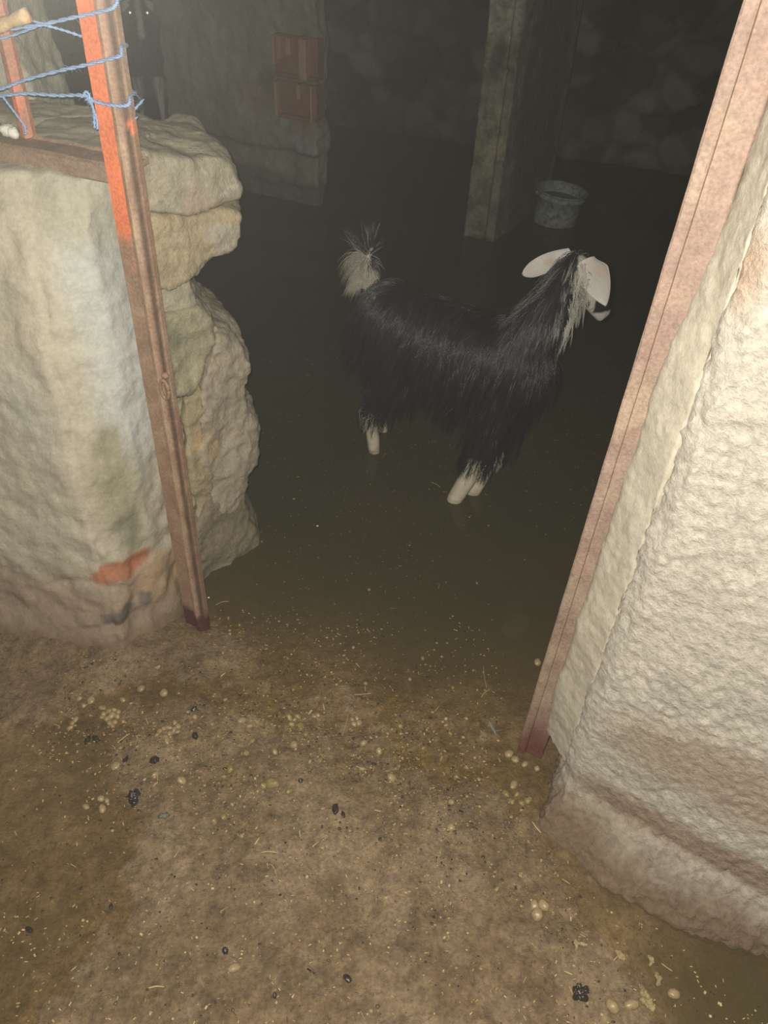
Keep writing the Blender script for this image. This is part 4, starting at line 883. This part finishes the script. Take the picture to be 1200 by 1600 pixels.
# scattered ones nobody could tell apart
n = 0
while n < 70:
    x, y = rp.uniform(90, 860), rp.gauss(1120, 90)
    p = ground(x, y)
    if y < 860 or y > 1560 or p.x > 0.30 or p.x < -0.62 or (p.x < -0.45 and p.y > 1.15): continue
    put('o' if rp.random() < .4 else 'p', x, y, rp.uniform(0.35, 0.75), 'very small pale pellet scattered singly over the wet mud and waterline', 'tiny scattered pellets', 0.1); n += 1
n = 0
while n < 34:
    x, y = rp.uniform(400, 840), rp.uniform(760, 1080); p = ground(x, y)
    if p.x > 0.30 + (1.0 - p.y) * 0.3 and p.y < 1.1: continue
    put('o' if rp.random() < .5 else 'p', x, y, rp.uniform(0.35, 0.7), 'tiny pellet floating on the dark water inside the doorway', 'tiny floating pellets', -0.1); n += 1

def scrap(name, px, py, outline, mat, label, cat, th=0.004, amp=0.004, seed=0):
    """small crumpled piece: outline in metres round its centre"""
    p = ground(px, py); z = max(floor_h(p.x, p.y), 0.0) + 0.001; bm = bmesh.new(); n = len(outline)
    v0 = [bm.verts.new((p.x + a, p.y + b, z)) for a, b in outline]; v1 = [bm.verts.new((p.x + a * 0.85, p.y + b * 0.85, z + th)) for a, b in outline]
    bm.faces.new(v0[::-1]); bm.faces.new(v1)
    for k in range(n): bm.faces.new((v0[k], v0[(k + 1) % n], v1[(k + 1) % n], v1[k]))
    o = bm_obj(name, bm); remesh(o, 0.0016, 2); displace(o, lambda q, nn: amp * (fbm(q + Vector((seed, 0, 0)), 130, 3)) + amp * 0.6 * noise.noise(q * 60))
    o.data.materials.clear(); o.data.materials.append(mat); tag(o, label, cat); return o
M_green = surf('green_grey_stone', (0.10, 0.115, 0.085), 0.3, bump=0.5, bscale=200, bdist=0.002)
M_leaf = surf('sodden_leaf', (0.33, 0.25, 0.13), 0.4, bump=0.5, bscale=200, bdist=0.002)
scrap('bark_scrap', 210, 1245, [(-.014, .008), (.002, .016), (.012, .010), (.008, -.006), (.004, -.020), (-.004, -.016), (-.006, -.004)], M_dark, 'dark ragged scrap of bark on the left of the mud', 'bark scrap', 0.006, 0.008, 1)
scrap('pebble', 256, 1277, [(-.011, -.006), (-.010, .006), (.004, .009), (.012, .005), (.007, -.007)], M_green, 'green-grey flat pebble below the dark bark scrap', 'pebble', 0.006, 0.003, 2)
scrap('matted_lump', 905, 1553, [(-.016, -.004), (-.008, .012), (.008, .010), (.017, .0), (.010, -.012), (-.008, -.011)], M_dark, 'dark matted lump of dung and straw near the bottom right', 'dung lump', 0.010, 0.009, 3)
scrap('leaf_scrap', 1008, 1560, [(-.008, .024), (.002, .022), (.006, .004), (.014, -.018), (.008, -.026), (.0, -.016), (-.010, -.004)], M_leaf, 'long pale sodden leaf scrap at the bottom right', 'leaf scrap', 0.004, 0.006, 4)
scrap('leaf_scrap', 972, 1494, [(-.016, .010), (-.004, .008), (.006, .0), (.012, -.006), (.0, -.010), (-.010, -.006)], M_leaf, 'pale frayed leaf scrap in the water right of the skirt puddle', 'leaf scrap', 0.004, 0.006, 5)
scrap('leaf_scrap', 908, 1480, [(-.016, .008), (-.012, .012), (.0, .006), (.012, .004), (.010, -.001), (-.006, .000), (-.012, -.012), (-.016, -.010)], M_leaf, 'thin bent leaf strip left of the frayed leaf scrap', 'leaf scrap', 0.003, 0.004, 6)
scrap('leaf_scrap', 1016, 1500, [(-.006, .010), (.004, .008), (.006, -.008), (-.004, -.010)], M_leaf, 'small yellow leaf piece right of the frayed leaf scrap', 'leaf scrap', 0.003, 0.005, 7)
scrap('leaf_scrap', 1027, 1530, [(-.005, .012), (.005, .010), (.006, -.012), (-.004, -.012)], M_leaf, 'narrow brown leaf piece above the lump at far bottom right', 'leaf scrap', 0.003, 0.005, 8)
scrap('pinkish_stone', 246, 1045, [(-.010, -.004), (-.002, .004), (.008, .009), (.009, -.002), (.0, -.007)], surf('pink_stone', (0.42, 0.30, 0.22), 0.5), 'small pinkish stone in the water near the left wall corner', 'stone', 0.006, 0.003, 9)
scrap('leaf_scrap', 812, 1370, [(-.006, .006), (.007, .008), (.005, -.006), (-.003, -.003)], M_leaf, 'small yellow leaf scrap floating beside the skirt puddle', 'leaf scrap', 0.003, 0.004, 10)

def straw(px, py, qx, qy, r, label, group=None, zl=0.002):
    a, b = ground(px, py), ground(qx, qy); za = max(floor_h(a.x, a.y), 0) + zl; zb = max(floor_h(b.x, b.y), 0) + zl; bm = bmesh.new()
    mid = a.lerp(b, .5) + Vector((0, 0, 0)); side = Vector((-(b - a).y, (b - a).x, 0)) * rp.uniform(-.08, .08)
    tube(bm, spline([(a.x, a.y, za), (mid.x + side.x, mid.y + side.y, (za + zb) / 2 + .001), (b.x, b.y, zb)], 4), r, 5)
    o = bm_obj('straw_stem', bm, M_straw); tag(o, label, 'straw', group); return o
for x, y, u, v, r, l in ((184, 1162, 203, 1147, .0011, 'pale straw above the purple dropping, left of the elongated clump'), (247, 1203, 247, 1222, .0009, 'upright-lying straw under the purple dropping'), (240, 1231, 247, 1224, .0013, 'short bright straw below the purple dropping'),
                          (408, 1336, 434, 1336, .0011, 'straight bright straw lying level on bare mud'), (424, 1355, 432, 1370, .0007, 'thin straw below the level bright one'), (488, 1326, 497, 1318, .0013, 'short thick straw right of the level bright one'), (232, 1545, 257, 1543, .0012, 'bright straw low on the left, near the bottom edge'),
                          (553, 1086, 580, 1084, .0010, 'straw floating above the cluster of four'), (556, 1200, 573, 1204, .0012, 'short bright straw right of the scatter'), (535, 1150, 545, 1115, .0006, 'thin dark-gold straw left of the cluster of four'), (507, 1110, 505, 1100, .0014, 'tiny upright straw chip above the scatter'),
                          (831, 1285, 845, 1302, .0013, 'yellow straw against the foot of the right wall, upper'), (760, 1075, 755, 1040, .0006, 'thin straw floating left of the right post'), (752, 1090, 765, 1078, .0008, 'bent straw floating left of the right post foot'), (1060, 1433, 1082, 1438, .0013, 'bright straw lying on the right wall skirt, upper one'),
                          (1072, 1446, 1092, 1452, .0013, 'bright straw at the water edge of the right skirt'), (1132, 1440, 1156, 1450, .0012, 'pale straw farthest right on the skirt'), (880, 1520, 892, 1526, .0012, 'short bright straw above the matted lump'), (1033, 1506, 1050, 1518, .0008, 'thin curved straw in the dark puddle at right'),
                          (878, 1374, 890, 1382, .0010, 'thin straw beside the skirt puddle'), (673, 754, 688, 762, .0007, 'thin straw floating left of the goat front feet'), (337, 946, 358, 940, .0008, 'thin straw floating beside the left post foot'), (345, 1058, 352, 1052, .0015, 'bright straw chip at the water edge below the post')):
    straw(x, y, u, v, r, l)

# uncountable chaff and grit
def flecks(name, n, place, lo, hi, mat, label, cat, thick=0.0004):
    V, Fc = [], []
    for i in range(n):
        p = place()
        if p is None: continue
        x, y, z = p; L = rp.uniform(lo, hi) * (1 + 2 * (rp.random() < 0.05)); w = rp.uniform(0.0003, 0.0008) * (1 + (rp.random() < .2) * 1.5); th = rp.uniform(0, math.pi)
        c, s = math.cos(th), math.sin(th); b = len(V)
        for a, q in ((-L, -w), (L, -w), (L, w), (-L, w)): V.append((x + a * c - q * s, y + a * s + q * c, z + thick + rp.uniform(0, .0006)))
        for a, q in ((-L, -w), (L, -w), (L, w), (-L, w)): V.append((x + a * c - q * s, y + a * s + q * c, z - 0.0005))
        Fc += [(b, b + 1, b + 2, b + 3), (b, b + 4, b + 5, b + 1), (b + 1, b + 5, b + 6, b + 2), (b + 2, b + 6, b + 7, b + 3), (b + 3, b + 7, b + 4, b)]
    me = bpy.data.meshes.new(name); me.from_pydata(V, [], Fc); o = link(name, me, mat); tag(o, label, cat, kind='stuff'); return o
def pl_mud():
    x, y = rp.uniform(-0.75, 0.95), rp.uniform(0.36, 1.35)
    if x > 0.30 + max(0, 0.82 - y) * 1.3 or (x < -0.42 and y > 1.17): return None
    if noise.noise(Vector((x * 5, y * 5, 4))) + rp.uniform(-.5, .5) < 0.0: return None
    z = floor_h(x, y); return (x, y, max(z, 0.0) + 0.0006)
def pl_wat():
    y = 0.9 + 1.9 * rp.random() ** 1.5; x = rp.uniform(-0.45, 0.75) * (1 + 0.3 * (y - 1))
    if (y < 1.7 and x > 0.32) or (y < 1.95 and x < -0.36): return None
    if noise.noise(Vector((x * 4, y * 4, 9))) + rp.uniform(-.6, .6) < 0.0: return None
    return (x, y, 0.0004)
flecks('straw_chaff', 3600, pl_mud, 0.0008, 0.003, M_straw, 'fine pale straw chaff strewn over the wet mud in front of the doorway', 'chaff')
flecks('floating_chaff', 3800, pl_wat, 0.0007, 0.0028, surf('wet_chaff', (0.22, 0.17, 0.075), 0.5), 'fine chaff floating on the dark water inside the doorway', 'chaff')
flecks('dark_grit', 1500, pl_mud, 0.0008, 0.002, M_dark, 'fine dark grit and dung crumbs spread over the wet mud', 'grit')

# crushed dung crumbs
def crumbs(n):
    V, Fc, C = [], [], []; bm = bmesh.new(); bmesh.ops.create_icosphere(bm, subdivisions=1, radius=1); bv = [v.co.copy() for v in bm.verts]; bf = [[v.index for v in f.verts] for f in bm.faces]; bm.free()
    pal = [(0.30, 0.22, 0.10), (0.22, 0.15, 0.06), (0.13, 0.085, 0.045), (0.35, 0.26, 0.14), (0.05, 0.035, 0.028), (0.28, 0.19, 0.06)]
    k = 0
    while k < n:
        x = rp.uniform(-0.72, 0.62); sh = 1.10 - 0.22 * (x + 0.1); y = rp.gauss(sh - 0.17, 0.13)
        if rp.random() < 0.25: y = rp.uniform(0.38, 1.2)
        if noise.noise(Vector((x * 9, y * 9, 7))) + rp.uniform(-.35, .35) < 0 or (x < -0.42 and y > 1.17) or x > 0.33 + max(0, (0.8 - y)) * 0.9: continue
        r = 0.0009 + 0.0028 * rp.random() ** 3; z = max(floor_h(x, y), -0.001); c = rp.choice(pal); b = len(V); sx, sy = rp.uniform(.7, 1.5), rp.uniform(.7, 1.3)
        for q in bv:
            j = rp.uniform(0.75, 1.15); V.append((x + q.x * r * sx * j, y + q.y * r * sy * j, z + q.z * r * 0.7 * j)); C.append(c)
        Fc += [[b + i for i in f] for f in bf]; k += 1
    me = bpy.data.meshes.new('dung_crumbs'); me.from_pydata(V, [], Fc); me.polygons.foreach_set('use_smooth', [True] * len(Fc)); setcol(me, np.array(C, 'f'))
    o = link('dung_crumbs', me, surf('crumb', None, 0.35, var=0.2, vscale=60, bump=0.4, bscale=300, bdist=0.001, spec=0.5)); tag(o, 'crushed dung crumbs and muck thickest along the muddy waterline', 'muck', kind='stuff')
crumbs(6500)
# feather and two white specks on the water
p = ground(768, 1140); bm = bmesh.new(); tube(bm, [p + Vector((0.010, -0.016, 0.001)), p + Vector((0.002, 0, 0.002)), p + Vector((-0.004, 0.018, 0.001))], [0.0006, 0.0005, 0.0002], 5)
for k in range(26):
    t = k / 25; c = (p + Vector((0.008, -0.012, 0.001))).lerp(p + Vector((-0.004, 0.018, 0.001)), t)
    for sg in (-1, 1): tube(bm, [c, c + Vector((sg * 0.004 * math.sin(0.4 + 2.4 * t), 0.004, 0.0012)), c + Vector((sg * 0.006 * math.sin(0.4 + 2.4 * t), 0.008, 0.0004))], [0.0003, 0.0002, 0.0001], 3)
tag(bm_obj('feather', bm, plain('feather_vane', (0.32, 0.33, 0.30), 0.6)), 'small grey feather floating left of the right post foot', 'feather')
for x, y, r, l in ((496, 822, 0.0035, 'bright white speck floating alone between the goat and the threshold'), (326, 934, 0.003, 'white speck floating against the left post foot')):
    p = ground(x, y); bm = bmesh.new(); ball(bm, (p.x, p.y, 0.001), (r, r * 0.8, r * 0.5), u=12, v=8); tag(bm_obj('white_speck', bm, plain('white_bit', (0.75, 0.75, 0.7), 0.5)), l, 'speck')
